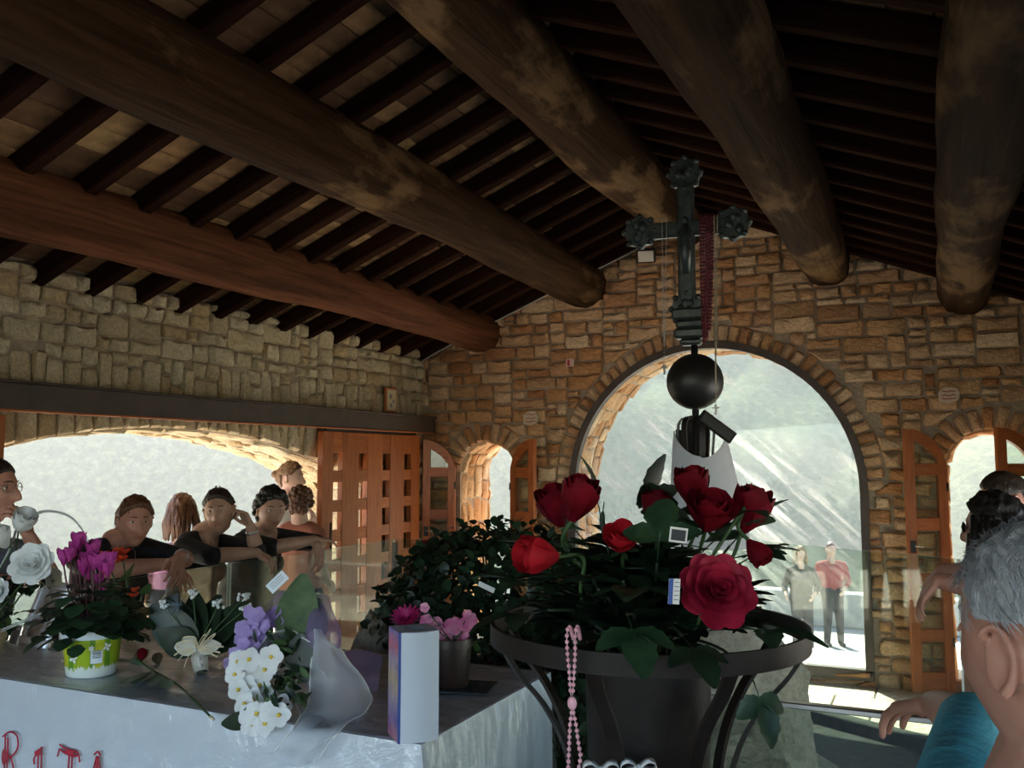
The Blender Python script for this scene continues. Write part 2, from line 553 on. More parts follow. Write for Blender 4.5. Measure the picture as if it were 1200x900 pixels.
# ------------------------------------------------------------------ rubble stones
def stone_part(poly, mp, d0, d1, inset):
    """one rounded rubble stone from a 2D outline; mp(s,t,d) maps to 3D"""
    n = len(poly)
    cx = sum(p[0] for p in poly) / n; cz = sum(p[1] for p in poly) / n
    tilt = (random.uniform(-0.12, 0.12), random.uniform(-0.12, 0.12))
    vs_ = []
    for d, k in ((d0, 0.0), (lerp(d0, d1, 0.72), 0.02), (d1, 1.0)):
        for (s, t) in poly:
            ds, dt = s - cx, t - cz
            r = math.hypot(ds, dt) or 1e-6
            q = max(0.35, 1 - inset * k / r)
            dd = d + (tilt[0] * ds + tilt[1] * dt) * (1 if k > 0.5 else 0)
            vs_.append(mp(cx + ds * q, cz + dt * q, dd))
    vs_.append(mp(cx, cz, d1 + random.uniform(0.0, 0.008)))
    fs_ = []
    for r in range(2):
        for i in range(n):
            j = (i + 1) % n
            fs_.append((r * n + i, r * n + j, r * n + n + j, r * n + n + i))
    fs_ += [(2 * n + i, 2 * n + (i + 1) % n, 3 * n) for i in range(n)]
    return vs_, fs_
def outline(s0, s1, t0, t1, j=0.012, gap=0.007):
    s0 += gap; s1 -= gap; t0 += gap; t1 -= gap
    w, h = s1 - s0, t1 - t0
    c = min(w, h) * random.uniform(0.10, 0.26)
    R = lambda a: random.uniform(-a, a)
    jj = min(j, w * 0.12, h * 0.12)
    pts = [(s0 + c * random.uniform(.3, 1), t0), (s0 + w * random.uniform(.4, .6), t0 + R(jj * .6)), (s1 - c * random.uniform(.3, 1), t0), (s1, t0 + c * random.uniform(.3, 1)),
           (s1, t1 - c * random.uniform(.3, 1)), (s1 - c * random.uniform(.3, 1), t1), (s0 + w * random.uniform(.4, .6), t1 + R(jj * .6)), (s0 + c * random.uniform(.3, 1), t1),
           (s0, t1 - c * random.uniform(.3, 1)), (s0, t0 + c * random.uniform(.3, 1))]
    return [(a + R(jj * .5), b + R(jj * .5)) for a, b in pts]
def pack(s0, s1, t0, t1, wr, hr, cell=0.02):
    """skyline packing of rubble: list of (s0,s1,t0,t1)"""
    n = int(round((s1 - s0) / cell))
    skyl = [t0] * n
    out = []
    guard = 0
    while guard < 6000:
        guard += 1
        lo = min(skyl)
        if lo >= t1 - 0.02: break
        i = skyl.index(lo)
        j = i
        while j < n and abs(skyl[j] - lo) < 1e-6: j += 1
        avail = (j - i) * cell
        h = random.uniform(*hr)
        w = h * random.uniform(*wr)
        if avail - w < 0.09: w = avail if avail < w * 1.5 else avail / 2
        k = max(1, min(j - i, int(round(w / cell))))
        w = k * cell
        top = lo + h
        for nb in ((skyl[i - 1] if i else None), (skyl[j] if j < n else None)):
            if nb is not None and abs(nb - top) < 0.035 and nb > lo + 0.04: top = nb
        if top > t1 - 0.04: top = t1
        out.append((s0 + i * cell, s0 + i * cell + w, lo, top))
        for q in range(i, i + k): skyl[q] = top
    return out
def area(poly):
    return 0.5 * abs(sum(poly[i][0] * poly[(i + 1) % len(poly)][1] - poly[(i + 1) % len(poly)][0] * poly[i][1] for i in range(len(poly))))
def emit_stones(parent, items, mp, mat, name='stone', limit=300, inset=0.016, d0=-0.03, dr=(0.02, 0.045), rank=None, stuff=True):
    """items: outlines; the biggest 'limit' become parts of their own, the rest one joined part"""
    items = [p for p in items if area(p) > 0.0022]
    items.sort(key=lambda p: -(rank(p) if rank else area(p)))
    rest = MB()
    for k, poly in enumerate(items):
        d1 = random.uniform(*dr)
        vs_, fs_ = stone_part(poly, mp, d0, d1, min(inset, 0.3 * math.sqrt(area(poly))))
        if k < limit:
            c = Vector(vs_[-1])
            mb = MB().add([Vector(p) - c for p in vs_], fs_)
            obj(name, mb, mat, parent, smooth=55, loc=c)
        else:
            rest.add(vs_, fs_)
    if rest.v and stuff:
        o = obj('small_stones', rest, mat, parent, smooth=55)
        o['kind'] = 'stuff'
    return len(items)
RING = {BIG: 0.15, SML: 0.17, SMR: 0.17}
def clip_arch(poly, A, ring):
    cx, r, sp, bt = A
    out = []
    for s, t in poly:
        if t < sp:
            if abs(s - cx) < r and t > bt - 0.05:
                s = cx + math.copysign(r + 0.004, s - cx)
        else:
            d = math.hypot(s - cx, t - sp)
            if d < r + ring:
                q = (r + ring + 0.004) / max(d, 1e-4)
                s, t = cx + (s - cx) * q, sp + (t - sp) * q
        out.append((s, t))
    return out
def in_arch(s, t, A, ring):
    cx, r, sp, bt = A
    if t < sp: return abs(s - cx) < r and t > bt
    return math.hypot(s - cx, t - sp) < r + ring
items = []
for (a, b, c, d) in pack(XL, XR, 0.0, RZ + 0.06, (1.2, 2.9), (0.06, 0.125)):
    mid = ((a + b) / 2, (c + d) / 2)
    if any(in_arch(mid[0], mid[1], A, RING[A]) for A in (BIG, SML, SMR)): continue
    if mid[1] > roofz(mid[0]) + 0.05: continue
    poly = outline(a, b, c, d)
    for A in (BIG, SML, SMR):
        poly = clip_arch(poly, A, RING[A])
    poly = [(s, min(t, roofz(s) + 0.09)) for s, t in poly]
    items.append(poly)
far_map = lambda s, t, d: (s, YW - d, t)
# voussoirs
for A in (BIG, SML, SMR):
    cx, r, sp, bt = A
    n = 44 if A is BIG else 13
    for i in range(n):
        a0, a1 = PI * i / n, PI * (i + 1) / n
        g = 0.006 / r
        ro = r + RING[A] * random.uniform(0.8, 1.05)
        ri = r + 0.004
        items.append([(cx - q * math.cos(a), sp + q * math.sin(a)) for q, a in
                      ((ri, a0 + g), (ri, (a0 + a1) / 2), (ri, a1 - g), (lerp(ri, ro, .5), a1 - g), (ro, a1 - 1.6 * g), (ro + .006, (a0 + a1) / 2), (ro, a0 + 1.6 * g), (lerp(ri, ro, .5), a0 + g))])
vis = lambda p: area(p) * (1.0 if sum(q[1] for q in p) / len(p) > 0.95 else 0.35) * (1.0 if p[0][0] < 0.75 else 0.2)
emit_stones(wall_far, items, far_map, MAT['stone'], rank=vis)

# left wall: rubble above a course of upright stones
items = []
ya, yb = 1.2, YW
for (a, b, c, d) in pack(ya, yb, 2.24, EZ + 0.10, (1.0, 2.3), (0.075, 0.135)):
    items.append(outline(a, b, c, d))
y = ya
while y < yb - 0.05:                                  # upright stones standing on the lintel
    w = random.uniform(0.075, 0.125)
    top = 2.25 + random.uniform(-0.14, 0.0) - (0.05 if random.random() < 0.25 else 0)
    items.append(outline(y, min(y + w, yb), 1.97, top, 0.008, 0.006))
    if top < 2.18:
        items.append(outline(y, min(y + w, yb), top, 2.245, 0.006, 0.006))
    y += w
y = 2.0
while y < 6.1:                                        # arch ring of the side doorway, below the lintel
    w = random.uniform(0.08, 0.12)
    zb = [seg_z(q, LO[2]) for q in (y, y + w / 2, y + w)] if LO[0] < y + w / 2 < LO[1] else [1.5] * 3
    g = 0.006
    zt = 1.96
    items.append([(y + g, zb[0] + .004), (y + w / 2, zb[1] + .004), (y + w - g, zb[2] + .004), (y + w - g, lerp(zb[2], zt, .5)), (y + w - 2 * g, zt), (y + w / 2, zt + .004), (y + 2 * g, zt), (y + g, lerp(zb[0], zt, .5))])
    y += w
for (a, b, c, d) in pack(6.06, YW, 0.0, 1.9, (1.0, 2.3), (0.10, 0.17)) + pack(1.2, 2.09, 0.0, 1.9, (1.0, 2.3), (0.10, 0.17)):
    items.append(outline(a, b, c, d))
left_map = lambda s, t, d: (XL + d, s, t)
emit_stones(wall_left, items, left_map, MAT['stone_pale'], rank=lambda p: area(p) * (1.0 if (sum(q[1] for q in p) / len(p) > 1.6 and p[0][0] > 2.7) else 0.05), limit=290)

# stones of the reveals (jambs and heads of the openings)
def reveal(parent, path, depth, mp3, mat, wr=(0.9, 1.9), hr=(0.10, 0.17), limit=80):
    """path: list of (p, inward normal) sampled along the opening; stones packed over length x depth"""
    S = [0.0]
    for i in range(1, len(path)):
        S.append(S[-1] + (Vector(path[i][0]) - Vector(path[i - 1][0])).length)
    def mp(s, t, d):
        s = min(max(s, 0), S[-1] - 1e-6)
        i = max(k for k in range(len(S) - 1) if S[k] <= s)
        f = (s - S[i]) / (S[i + 1] - S[i])
        p = Vector(path[i][0]).lerp(Vector(path[i + 1][0]), f)
        nn = Vector(path[i][1]).lerp(Vector(path[i + 1][1]), f)
        q = p + nn * d
        return mp3(q.x, q.y, t)
    its = [outline(a, b, c, d, 0.01, 0.006) for a, b, c, d in pack(0, S[-1], 0.02, depth, wr, hr)]
    emit_stones(parent, its, mp, mat, 'reveal_stone', limit, d0=-0.02, dr=(0.006, 0.022))
def arch_path(A, a_to=PI, start_z=None):
    cx, r, sp, bt = A
    p = [((cx - r, z), (1, 0)) for z in (bt, (bt + sp) / 2, sp)]
    p += [((cx - r * math.cos(a), sp + r * math.sin(a)), (math.cos(a), -math.sin(a))) for a in [a_to * i / 16 for i in range(1, 17)]]
    return p
fmap3 = lambda s, t, dep: (s, YW + dep, t)
reveal(wall_far, arch_path(SML), TW, fmap3, MAT['stone'])
reveal(wall_far, arch_path(SMR), TW, fmap3, MAT['stone'])
reveal(wall_far, arch_path(BIG, PI * 0.75), TW, fmap3, MAT['stone'], limit=60)
lp = [((lerp(LO[0], LO[1], i / 16), seg_z(lerp(LO[0], LO[1], i / 16), LO[2])), (0, -1)) for i in range(17)]
lp += [((LO[1], z), (-1, 0)) for z in (1.2, 0.6, 0.0)]
reveal(wall_left, lp, TW, lambda s, t, dep: (XL - dep, s, t), MAT['stone_pale'], limit=90)

# ------------------------------------------------------------------ roof: tiles, rafters, log purlins
RD = 0.105                                # rafter depth
sl = math.atan((RZ - EZ) / (RX - XL))
rlen = (RX - XL) / math.cos(sl)
mb = MB()
for sgn in (-1, 1):
    xe = RX + sgn * (RX - XL + 0.95); ze = RZ - (RZ - EZ) * (RX - XL + 0.95) / (RX - XL)
    for (za) in (RD + 0.035,):
        mb.add([(RX, YB - 0.9, RZ + za), (xe, YB - 0.9, ze + za), (xe, YW + 0.9, ze + za), (RX, YW + 0.9, RZ + za),
                (RX, YB - 0.9, RZ + za + .12), (xe, YB - 0.9, ze + za + .12), (xe, YW + 0.9, ze + za + .12), (RX, YW + 0.9, RZ + za + .12)],
               [(0, 1, 2, 3), (4, 7, 6, 5), (0, 4, 5, 1), (1, 5, 6, 2), (2, 6, 7, 3), (3, 7, 4, 0)])
ceiling = obj('ceiling', mb, MAT['mortar'])
tag(ceiling, 'pitched roof of terracotta tiles laid on dark rafters', 'ceiling', kind='structure')
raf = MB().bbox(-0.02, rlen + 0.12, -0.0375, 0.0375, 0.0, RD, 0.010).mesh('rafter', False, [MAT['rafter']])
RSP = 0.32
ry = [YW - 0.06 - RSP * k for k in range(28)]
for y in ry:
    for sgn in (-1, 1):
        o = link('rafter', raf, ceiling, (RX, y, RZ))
        o.rotation_euler = (0, sl, 0) if sgn > 0 else (0, sl, PI)
tw, tl = 0.155, 0.30
tile_meshes = []
for k in range(6):
    mb = MB(); mb.bbox(0.003, tw - 0.003, -RSP / 2 + 0.004, RSP / 2 - 0.004, RD, RD + 0.03, 0.004)
    tile_meshes.append(mb.mesh('roof_tile', False, [MAT['tile']]))
rest = MB()
tiles = []
for k, y in enumerate(ry[:-1]):
    for sgn in (-1, 1):
        for i in range(18):
            tiles.append((y - RSP / 2, sgn, i))
def tile_rank(t):                          # those that show largest: the left slope in front of the camera
    y, sgn, i = t
    x = RX + sgn * (i + .5) * tw * math.cos(sl)
    u = (x * math.cos(YAW) + y * math.sin(YAW)); w = (-x * math.sin(YAW) + y * math.cos(YAW))
    if w < 0.8 or abs(u / w) > 0.62 or y > YW: return 99 + abs(y)
    if (roofz(x) - EYE) / w > 0.62: return 50 + w
    return w + (12 if sgn > 0 else 0)
tiles.sort(key=tile_rank)
for k, (y, sgn, i) in enumerate(tiles):
    dz = random.uniform(-0.003, 0.006)
    M = Matrix.Translation((RX, y, RZ)) @ Euler((0, sl, 0) if sgn > 0 else (0, sl, PI)).to_matrix().to_4x4() @ Matrix.Translation((i * tw, 0, dz))
    if k < 300:
        o = link('roof_tile', tile_meshes[k % 6], ceiling)
        o.matrix_local = M
    else:
        rest.box(0.003, tw - 0.003, -RSP / 2 + 0.004, RSP / 2 - 0.004, RD, RD + 0.03, 0, M)
o = obj('far_roof_tiles', rest, MAT['tile'], ceiling); o['kind'] = 'stuff'

def log_beam(name, x, z, r0, r1, mat, label, seed, flat=0.0):
    """hewn tree trunk from the rear wall into the far wall"""
    rnd = random.Random(seed)
    n, k = 28, 90
    ph = [rnd.uniform(0, 6.28) for _ in range(6)]
    vs_, fs_ = [], []
    y0, y1 = YB - 0.2, YW + 0.25
    for i in range(k):
        t = i / (k - 1)
        y = lerp(y0, y1, t)
        r = lerp(r0, r1, t) * (1 + 0.035 * math.sin(y * 1.7 + ph[0]) + 0.02 * math.sin(y * 4.3 + ph[1]))
        cx = x + 0.022 * math.sin(y * 0.8 + ph[2]); cz = z + 0.018 * math.sin(y * 0.95 + ph[3])
        for j in range(n):
            a = 2 * PI * j / n
            q = 1 + 0.10 * (mnoise.noise(Vector((math.cos(a) * 1.3 + seed, math.sin(a) * 1.3, y * 0.7))))
            q += 0.045 * mnoise.noise(Vector((math.cos(a) * 4 + seed, math.sin(a) * 4, y * 2.2)))
            if flat:                        # hewn faces
                fa = abs(((a - 0.5 + 0.25 * math.sin(y * .9 + ph[4])) % (PI / 2)) - PI / 4)
                q *= 1 - flat * max(0, (0.55 - fa))
            vs_.append((cx + r * q * math.cos(a), y, cz + r * q * math.sin(a)))
    for i in range(k - 1):
        for j in range(n):
            j2 = (j + 1) % n
            fs_.append((i * n + j, (i + 1) * n + j, (i + 1) * n + j2, i * n + j2))
    fs_ += [tuple(range(n)), tuple((k - 1) * n + j for j in range(n - 1, -1, -1))]
    o = obj(name, MB().add(vs_, fs_), mat, None, True)
    return tag(o, label, 'beam', 'log purlins under the roof')
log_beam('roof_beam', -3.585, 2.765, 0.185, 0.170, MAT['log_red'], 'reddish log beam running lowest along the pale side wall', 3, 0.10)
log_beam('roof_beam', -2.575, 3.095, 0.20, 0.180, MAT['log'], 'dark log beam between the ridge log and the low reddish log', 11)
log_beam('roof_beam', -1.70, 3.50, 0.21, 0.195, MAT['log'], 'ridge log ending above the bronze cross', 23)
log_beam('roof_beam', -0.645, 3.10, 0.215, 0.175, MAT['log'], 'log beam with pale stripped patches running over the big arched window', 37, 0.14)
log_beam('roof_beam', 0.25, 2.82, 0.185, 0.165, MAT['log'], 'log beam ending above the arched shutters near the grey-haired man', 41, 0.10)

# conduit under the last rafter
o = obj('cable_conduit', MB().tube(smoothpath([(XL + .05, YW - .07, 2.47), (-4.08, YW - .08, 2.56), (-3.2, YW - .085, roofz(-3.2) - .012), (-2.2, YW - .085, roofz(-2.2) - .012), (-1.9, YW - .085, roofz(-1.9) - .012)], 6), 0.007, 6), simple('cable_grey', (0.5, 0.48, 0.45), 0.5), None, True)
tag(o, 'thin grey cable running up the gable under the last rafter', 'cable')

# ------------------------------------------------------------------ the big arched window: frame, sill, pane
cx, r, sp, bt = BIG
def arch_ring(cx, r0, r1, sp, bt, y0, y1, n=40):
    a = [(cx - r1, bt)] + [(cx - r1 * math.cos(PI * i / n), sp + r1 * math.sin(PI * i / n)) for i in range(n + 1)] + [(cx + r1, bt)]
    b = [(cx - r0, bt)] + [(cx - r0 * math.cos(PI * i / n), sp + r0 * math.sin(PI * i / n)) for i in range(n + 1)] + [(cx + r0, bt)]
    m = len(a)
    vs_ = [(x, y0, z) for x, z in a] + [(x, y0, z) for x, z in b] + [(x, y1, z) for x, z in a] + [(x, y1, z) for x, z in b]
    fs_ = []
    for i in range(m - 1):
        fs_ += [(i, i + 1, m + i + 1, m + i), (2 * m + i, 3 * m + i, 3 * m + i + 1, 2 * m + i + 1),
                (i, 2 * m + i, 2 * m + i + 1, i + 1), (m + i, m + i + 1, 3 * m + i + 1, 3 * m + i)]
    fs_ += [(0, m, 3 * m, 2 * m), (m - 1, 3 * m - 1, 4 * m - 1, 2 * m - 1)]
    return MB().add(vs_, fs_)
win1 = link('window_1', None)
tag(win1, 'big round-headed window with a dark steel frame and scratched dusty pane', 'window', kind='structure')
obj('window_frame', arch_ring(cx, r - 0.035, r + 0.022, sp, bt, YW - 0.06, YW + 0.02), MAT['steel_brown'], win1)
obj('bottom_rail', MB().bbox(cx - r - .02, cx + r + .02, YW - .06, YW + .02, bt - .045, bt + .03, .004), MAT['steel_brown'], win1)
pane = [(cx - (r - .03) * math.cos(PI * i / 40), sp + (r - .03) * math.sin(PI * i / 40)) for i in range(41)]
pane = [(cx - r + .03, bt + .02)] + pane + [(cx + r - .03, bt + .02)]
obj('pane', MB().add([(x, YW - .02, z) for x, z in pane], [tuple(range(len(pane)))]), MAT['glass_win'], win1)
MAT['sill'] = simple('sill_stone', (0.72, 0.69, 0.62), 0.7, (0.62, 0.59, 0.52), 9)
obj('window_sill', MB().bbox(cx - r + .01, cx + r - .01, YW + .02, YW + TW + .08, bt - .06, bt + .012, .006), MAT['sill'], win1)

# ------------------------------------------------------------------ arched shutters of the small windows
def shutter(hx, hy, width, sp, bt, ang, sgn, label, group='arched wooden shutters of the small windows', panes=4, lock=True, thick=0.038):
    """hinge at local origin, leaf extends along local +x*sgn; the low side of the arch is at the hinge"""
    t = thing('arched_shutter', label, 'shutter', (hx, hy, bt), (0, 0, ang), group)
    sp -= bt
    W = width
    def prof(x):                       # arch height over x (0 hinge .. W meeting edge)
        return sp + math.sqrt(max(0, W * W - (W - x) ** 2)) - 0.0
    st = 0.062                         # stile width
    def S(x): return x * sgn
    # stiles, curved head, rails
    mb = MB(); mb.prism([(S(0), 0), (S(st), 0), (S(st), prof(st) - .0), (S(st * .5), prof(st * .5)), (S(0.004), prof(0.004)), (S(0), sp)], 'y', -thick / 2, thick / 2)
    obj('stile', mb, MAT['door'], t)
    mb = MB(); mb.prism([(S(W - st), 0), (S(W), 0), (S(W), prof(W)), (S(W - st), prof(W - st))], 'y', -thick / 2, thick / 2)
    obj('stile', mb, MAT['door'], t)
    n = 10
    xs = [lerp(st, W - st, i / n) for i in range(n + 1)]
    top = [(S(x), prof(x)) for x in xs]
    inn = [(S(x), max(sp - .02, prof(x) - 0.075 - 0.12 * (1 - (x - st) / (W - 2 * st)) * .3)) for x in xs]
    mb = MB(); mb.prism(top + inn[::-1], 'y', -thick / 2 + .001, thick / 2 - .001)
    obj('head_rail', mb, MAT['door_h'], t)
    zr = [0.0] + [sp * (i + 1) / panes for i in range(panes)]
    for i, z in enumerate(zr):
        h = 0.13 if i == 0 else 0.085
        mb = MB(); mb.bbox(min(S(st), S(W - st)), max(S(st), S(W - st)), -thick / 2 + .002, thick / 2 - .002, max(0, z - h / 2) if i else 0, z + h / 2 if i else h, 0.003)
        obj('rail', mb, MAT['door_h'], t)
    for i in range(panes):
        mb = MB(); mb.box(min(S(st), S(W - st)), max(S(st), S(W - st)), -.002, .002, zr[i] + .05, zr[i + 1] - .04)
        obj('pane', mb, MAT['glass_rail'], t)
    mb = MB(); mb.prism([(S(xs[0]), sp)] + inn + [(S(xs[-1]), sp)], 'y', -.002, .002)
    obj('pane', mb, MAT['glass_rail'], t)
    if lock:
        lk = obj('lock_plate', MB().bbox(min(S(W - st + .012), S(W - .012)), max(S(W - st + .012), S(W - .012)), -thick / 2 - .006, thick / 2 + .006, sp * .62, sp * .62 + .085, .003), MAT['black'], t)
        obj('handle', MB().tube([(S(W - st / 2), -thick / 2 - .03, sp * .62 + .05), (S(W - st / 2 - .06), -thick / 2 - .03, sp * .62 + .045)], .006, 8), MAT['steel'], lk, True)
    for z in (sp * .2, sp * .9):
        obj('hinge', MB().tube([(0, -thick / 2, z), (0, -thick / 2, z + .06)], .008, 8), MAT['black'], t, True)
    return t
SW = 0.285
shutter(SML[0] - SML[1] - 0.005, YW - 0.085, SW, SML[2], 0.05, math.radians(20), -1, 'arched wooden shutter folded back beside the lattice door')
shutter(SML[0] + SML[1] + 0.005, YW - 0.085, SW, SML[2], 0.05, math.radians(-22), 1, 'narrow arched wooden shutter between the small window and the big window', lock=False)
shutter(SMR[0] - SMR[1] - 0.005, YW - 0.085, SW, SMR[2], 0.05, math.radians(25), -1, 'arched wooden shutter hinged open between the big window and the visitors')
shutter(SMR[0] + SMR[1] + 0.005, YW - 0.085, SW, SMR[2], 0.05, math.radians(28), -1, 'half-closed arched wooden shutter behind the dark-haired visitors', lock=False)
for nm, A, lab in (('window_2', SML, 'small round-headed window opening beside the lattice door'), ('window_3', SMR, 'small round-headed window opening behind the visitors in dark hair')):
    o = obj(nm, MB().bbox(A[0] - A[1] - .01, A[0] + A[1] + .01, YW + .01, YW + TW + .05, A[3] - .07, A[3] + .012, .005), MAT['sill'])
    tag(o, lab, 'window', kind='structure')

# ------------------------------------------------------------------ steel lintel and sliding lattice doors
o = thing('door_track', 'long dark steel lintel box above the sliding lattice doors', 'lintel', (XL + 0.06, 4, 1.87))
obj('track_box', MB().bbox(0.0, 0.12, -3.2, 3.0 - 0.06, 0.0, 0.13, .004), MAT['steel_brown'], o)
obj('top_flange', MB().bbox(0.0, 0.14, -3.2, 3.0 - 0.06, 0.13, 0.142, .003), MAT['steel_brown'], o)
obj('drip_edge', MB().bbox(0.115, 0.13, -3.2, 3.0 - 0.06, -0.012, 0.0, .003), MAT['door_h'], o)
def lattice_door(y0, y1, x, label, cols=4, rows=7):
    H = 1.825
    t = thing('sliding_lattice_door', label, 'door', (x, y0, 0.015), group='sliding lattice doors')
    W = y1 - y0
    es, hole = 0.135, 0.115
    mid = (W - 2 * es - cols * hole) / (cols - 1)
    th = 0.05
    ys = []; y = 0
    for i in range(cols + 1):
        w = es if i in (0, cols) else mid
        ys.append((y, y + w)); y += w + hole
    rh = 0.135
    top, bot = 0.16, 0.20
    rm = (H - top - bot - rows * rh) / (rows - 1)
    zs = []; z = 0
    for i in range(rows + 1):
        h = bot if i == 0 else top if i == rows else rm
        zs.append((z, z + h)); z += h + rh
    for (a, b) in ys:
        obj('stile', MB().bbox(-th / 2, th / 2, a, b, 0, H, .004), MAT['door'], t)
    for (c, d) in zs:
        for i in range(cols):
            obj('rail', MB().bbox(-th / 2 + .005, th / 2 - .005, ys[i][1] - .001, ys[i + 1][0] + .001, c, d, .003), MAT['door_h'], t)
    obj('roller_rail', MB().bbox(-.015, .015, .05, W - .05, H, H + .026, .003), MAT['black'], t)
    obj('pull_handle', MB().tube([(th / 2 + .03, .07, .95), (th / 2 + .03, .07, 1.15)], .009, 8), MAT['black'], t, True)
    return t
lattice_door(5.36, 6.74, XL + 0.115, 'tall wooden lattice door slid open between the doorway and the corner shutters')
lattice_door(1.30, 2.86, XL + 0.115, 'wooden lattice door slid open at the doorway end beside the man in profile')

# ------------------------------------------------------------------ outdoors
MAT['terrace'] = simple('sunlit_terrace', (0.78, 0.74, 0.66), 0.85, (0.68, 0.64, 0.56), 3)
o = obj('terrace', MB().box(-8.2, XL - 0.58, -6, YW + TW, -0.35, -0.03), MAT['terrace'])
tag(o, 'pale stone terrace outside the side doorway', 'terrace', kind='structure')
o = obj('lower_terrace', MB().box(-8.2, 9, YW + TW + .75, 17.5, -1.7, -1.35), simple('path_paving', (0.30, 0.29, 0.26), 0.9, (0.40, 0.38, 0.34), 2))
tag(o, 'lower paved terrace below the big arched window', 'terrace', kind='structure')
o = obj('bounce_ledge', MB().box(-8.2, 9, YW + TW, YW + TW + .75, -1.7, -0.02), MAT['terrace'])  # added as a pale reflector that bounces sun up into the window reveals
tag(o, 'pale stone ledge added outside the big arched window to bounce sunlight in', 'ledge', kind='structure')
o = obj('parapet_wall', MB().bbox(-8.2, 9, 17.1, 17.5, -1.35, -0.75, .02), simple('parapet_stone', (0.34, 0.33, 0.30), 0.9, (0.46, 0.44, 0.39), 4, bstr=.6, bscale=14))
tag(o, 'low stone parapet along the lower terrace', 'wall', kind='structure')
o = obj('approach', MB().box(-12, 12, -18, YB - .58, -0.35, -0.03), simple('dark_gravel', (0.09, 0.10, 0.095), 0.95, (0.14, 0.15, 0.14), 4))  # unseen ground, coloured dark so little warm light bounces in from behind
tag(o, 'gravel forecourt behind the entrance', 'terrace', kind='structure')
o = obj('side_court', MB().box(XR + .58, 8, YB - .58, 7.6, -0.35, -0.03), MAT['terrace'])
tag(o, 'pale stone court outside the plain side wall', 'terrace', kind='structure')
def hill_h(a, d):
    base = -26 * math.exp(-((d - 70) / 60) ** 2) + max(0, d - 95) * 0.62 - max(0, d - 250) * 0.2
    x, y = d * math.sin(a), d * math.cos(a)
    n = mnoise.noise(Vector((x * .012, y * .012, 1.3))) * 22 + mnoise.noise(Vector((x * .04, y * .04, 4))) * 7
    n += mnoise.noise(Vector((x * .16, y * .16, 7))) * 2.2
    return base + n * min(1, max(0, (d - 60) / 90)) - 2.0
def hill_pt(u, v):
    a = lerp(math.radians(-125), math.radians(60), u)
    d = 24 + 330 * v ** 1.2
    return (d * math.sin(a), d * math.cos(a), hill_h(a, d))
m, nt, b = new_mat('forest_hillside')
n1 = noise(nt, 0.9, 8, 0.7, 'Object')
n2 = noise(nt, 0.05, 4, 0.6, 'Object')
c1 = ramp(nt, [(0.32, (0.016, 0.026, 0.014)), (0.52, (0.05, 0.072, 0.034)), (0.75, (0.14, 0.15, 0.085))], n1)
c2 = ramp(nt, [(0.3, (0.6, 0.75, 0.7)), (0.7, (1.3, 1.2, 1.0))], n2)
L(nt, mixc(nt, 1.0, c1.outputs['Color'], c2.outputs['Color'], 'MULTIPLY'), b.inputs['Base Color'])
b.inputs['Roughness'].default_value = 1.0
b.inputs['Specular IOR Level'].default_value = 0.05
bump(nt, b, n1, 0.35, 1.5)
o = obj('hillside', MB().grid(hill_pt, 230, 110), m, None, True)
tag(o, 'wooded mountainside across the valley, pale with haze', 'hillside', kind='structure')
m, nt, b = new_mat('valley_haze')
nt.nodes.remove(b)
vol = nt.nodes.new('ShaderNodeVolumeScatter')
vol.inputs['Color'].default_value = (0.108, 0.114, 0.119, 1)
vol.inputs['Density'].default_value = 0.012
vol.inputs['Anisotropy'].default_value = 0.35
L(nt, vol.outputs[0], nt.nodes['Material Output'].inputs['Volume'])
m.cycles.homogeneous_volume = True if hasattr(m.cycles, 'homogeneous_volume') else True
o = obj('haze_bank', MB().prism([(-330, -140), (-10, -140), (-10, 19), (200, 19), (200, 330), (-330, 330)], 'z', -60, 62), m)
tag(o, 'bright morning haze filling the valley', 'haze', None, 'stuff')
# ================================================================== glass railing round the sacred rock
RT = 1.10                                # top of the glass
RP = [(-3.24, 1.98), (-3.24, 5.07), (-1.36, 6.14), (0.12, 5.34), (0.12, 2.0), (-0.66, 2.0)]
rail = thing('glass_railing', 'waist-high clear glass railing around the rock and the ivy', 'railing', (0, 0, 0))
def pane_seg(a, b, z0=0.12, z1=RT, t=0.012):
    a = Vector((*a, 0)); b = Vector((*b, 0))
    d = (b - a).normalized(); n = Vector((-d.y, d.x, 0)) * t / 2
    vs_ = [a - n, b - n, b + n, a + n]
    vs_ = [(p.x, p.y, z0) for p in vs_] + [(p.x, p.y, z1) for p in vs_]
    mb = MB()
    # two big faces share the clear material, the rim shows the green edge
    mb.add(vs_, [(0, 1, 5, 4), (2, 3, 7, 6)], 0)
    mb.add(vs_, [(4, 5, 6, 7), (1, 2, 6, 5), (3, 0, 4, 7), (0, 3, 2, 1)], 1)
    return mb
def split(a, b, k):
    return [((lerp(a[0], b[0], (i + .006) / k), lerp(a[1], b[1], (i + .006) / k)), (lerp(a[0], b[0], (i + .994) / k), lerp(a[1], b[1], (i + .994) / k))) for i in range(k)]
for i, k in ((0, 2), (1, 1), (2, 1), (3, 2), (4, 1)):
    for (a, b) in split(RP[i], RP[i + 1], k):
        obj('pane', pane_seg(a, b), [MAT['glass_rail'], MAT['glass_edge']], rail)
posts = [RP[0], ((RP[0][0] + RP[1][0]) / 2, (RP[0][1] + RP[1][1]) / 2), RP[1], RP[2], RP[3], (0.12, 3.67), RP[4], RP[5]]
for k, (x, y) in enumerate(posts):
    hgt = RT - 0.02 if k == 2 else 0.34
    obj('post', MB().bbox(x - .016, x + .016, y - .016, y + .016, 0.02, hgt, .003), MAT['steel_brown'] if k == 2 else MAT['steel'], rail)
obj('cap_strip', MB().bbox(-0.64, 0.12, 1.988, 2.012, RT, RT + 0.012, .002), MAT['steel'], rail)
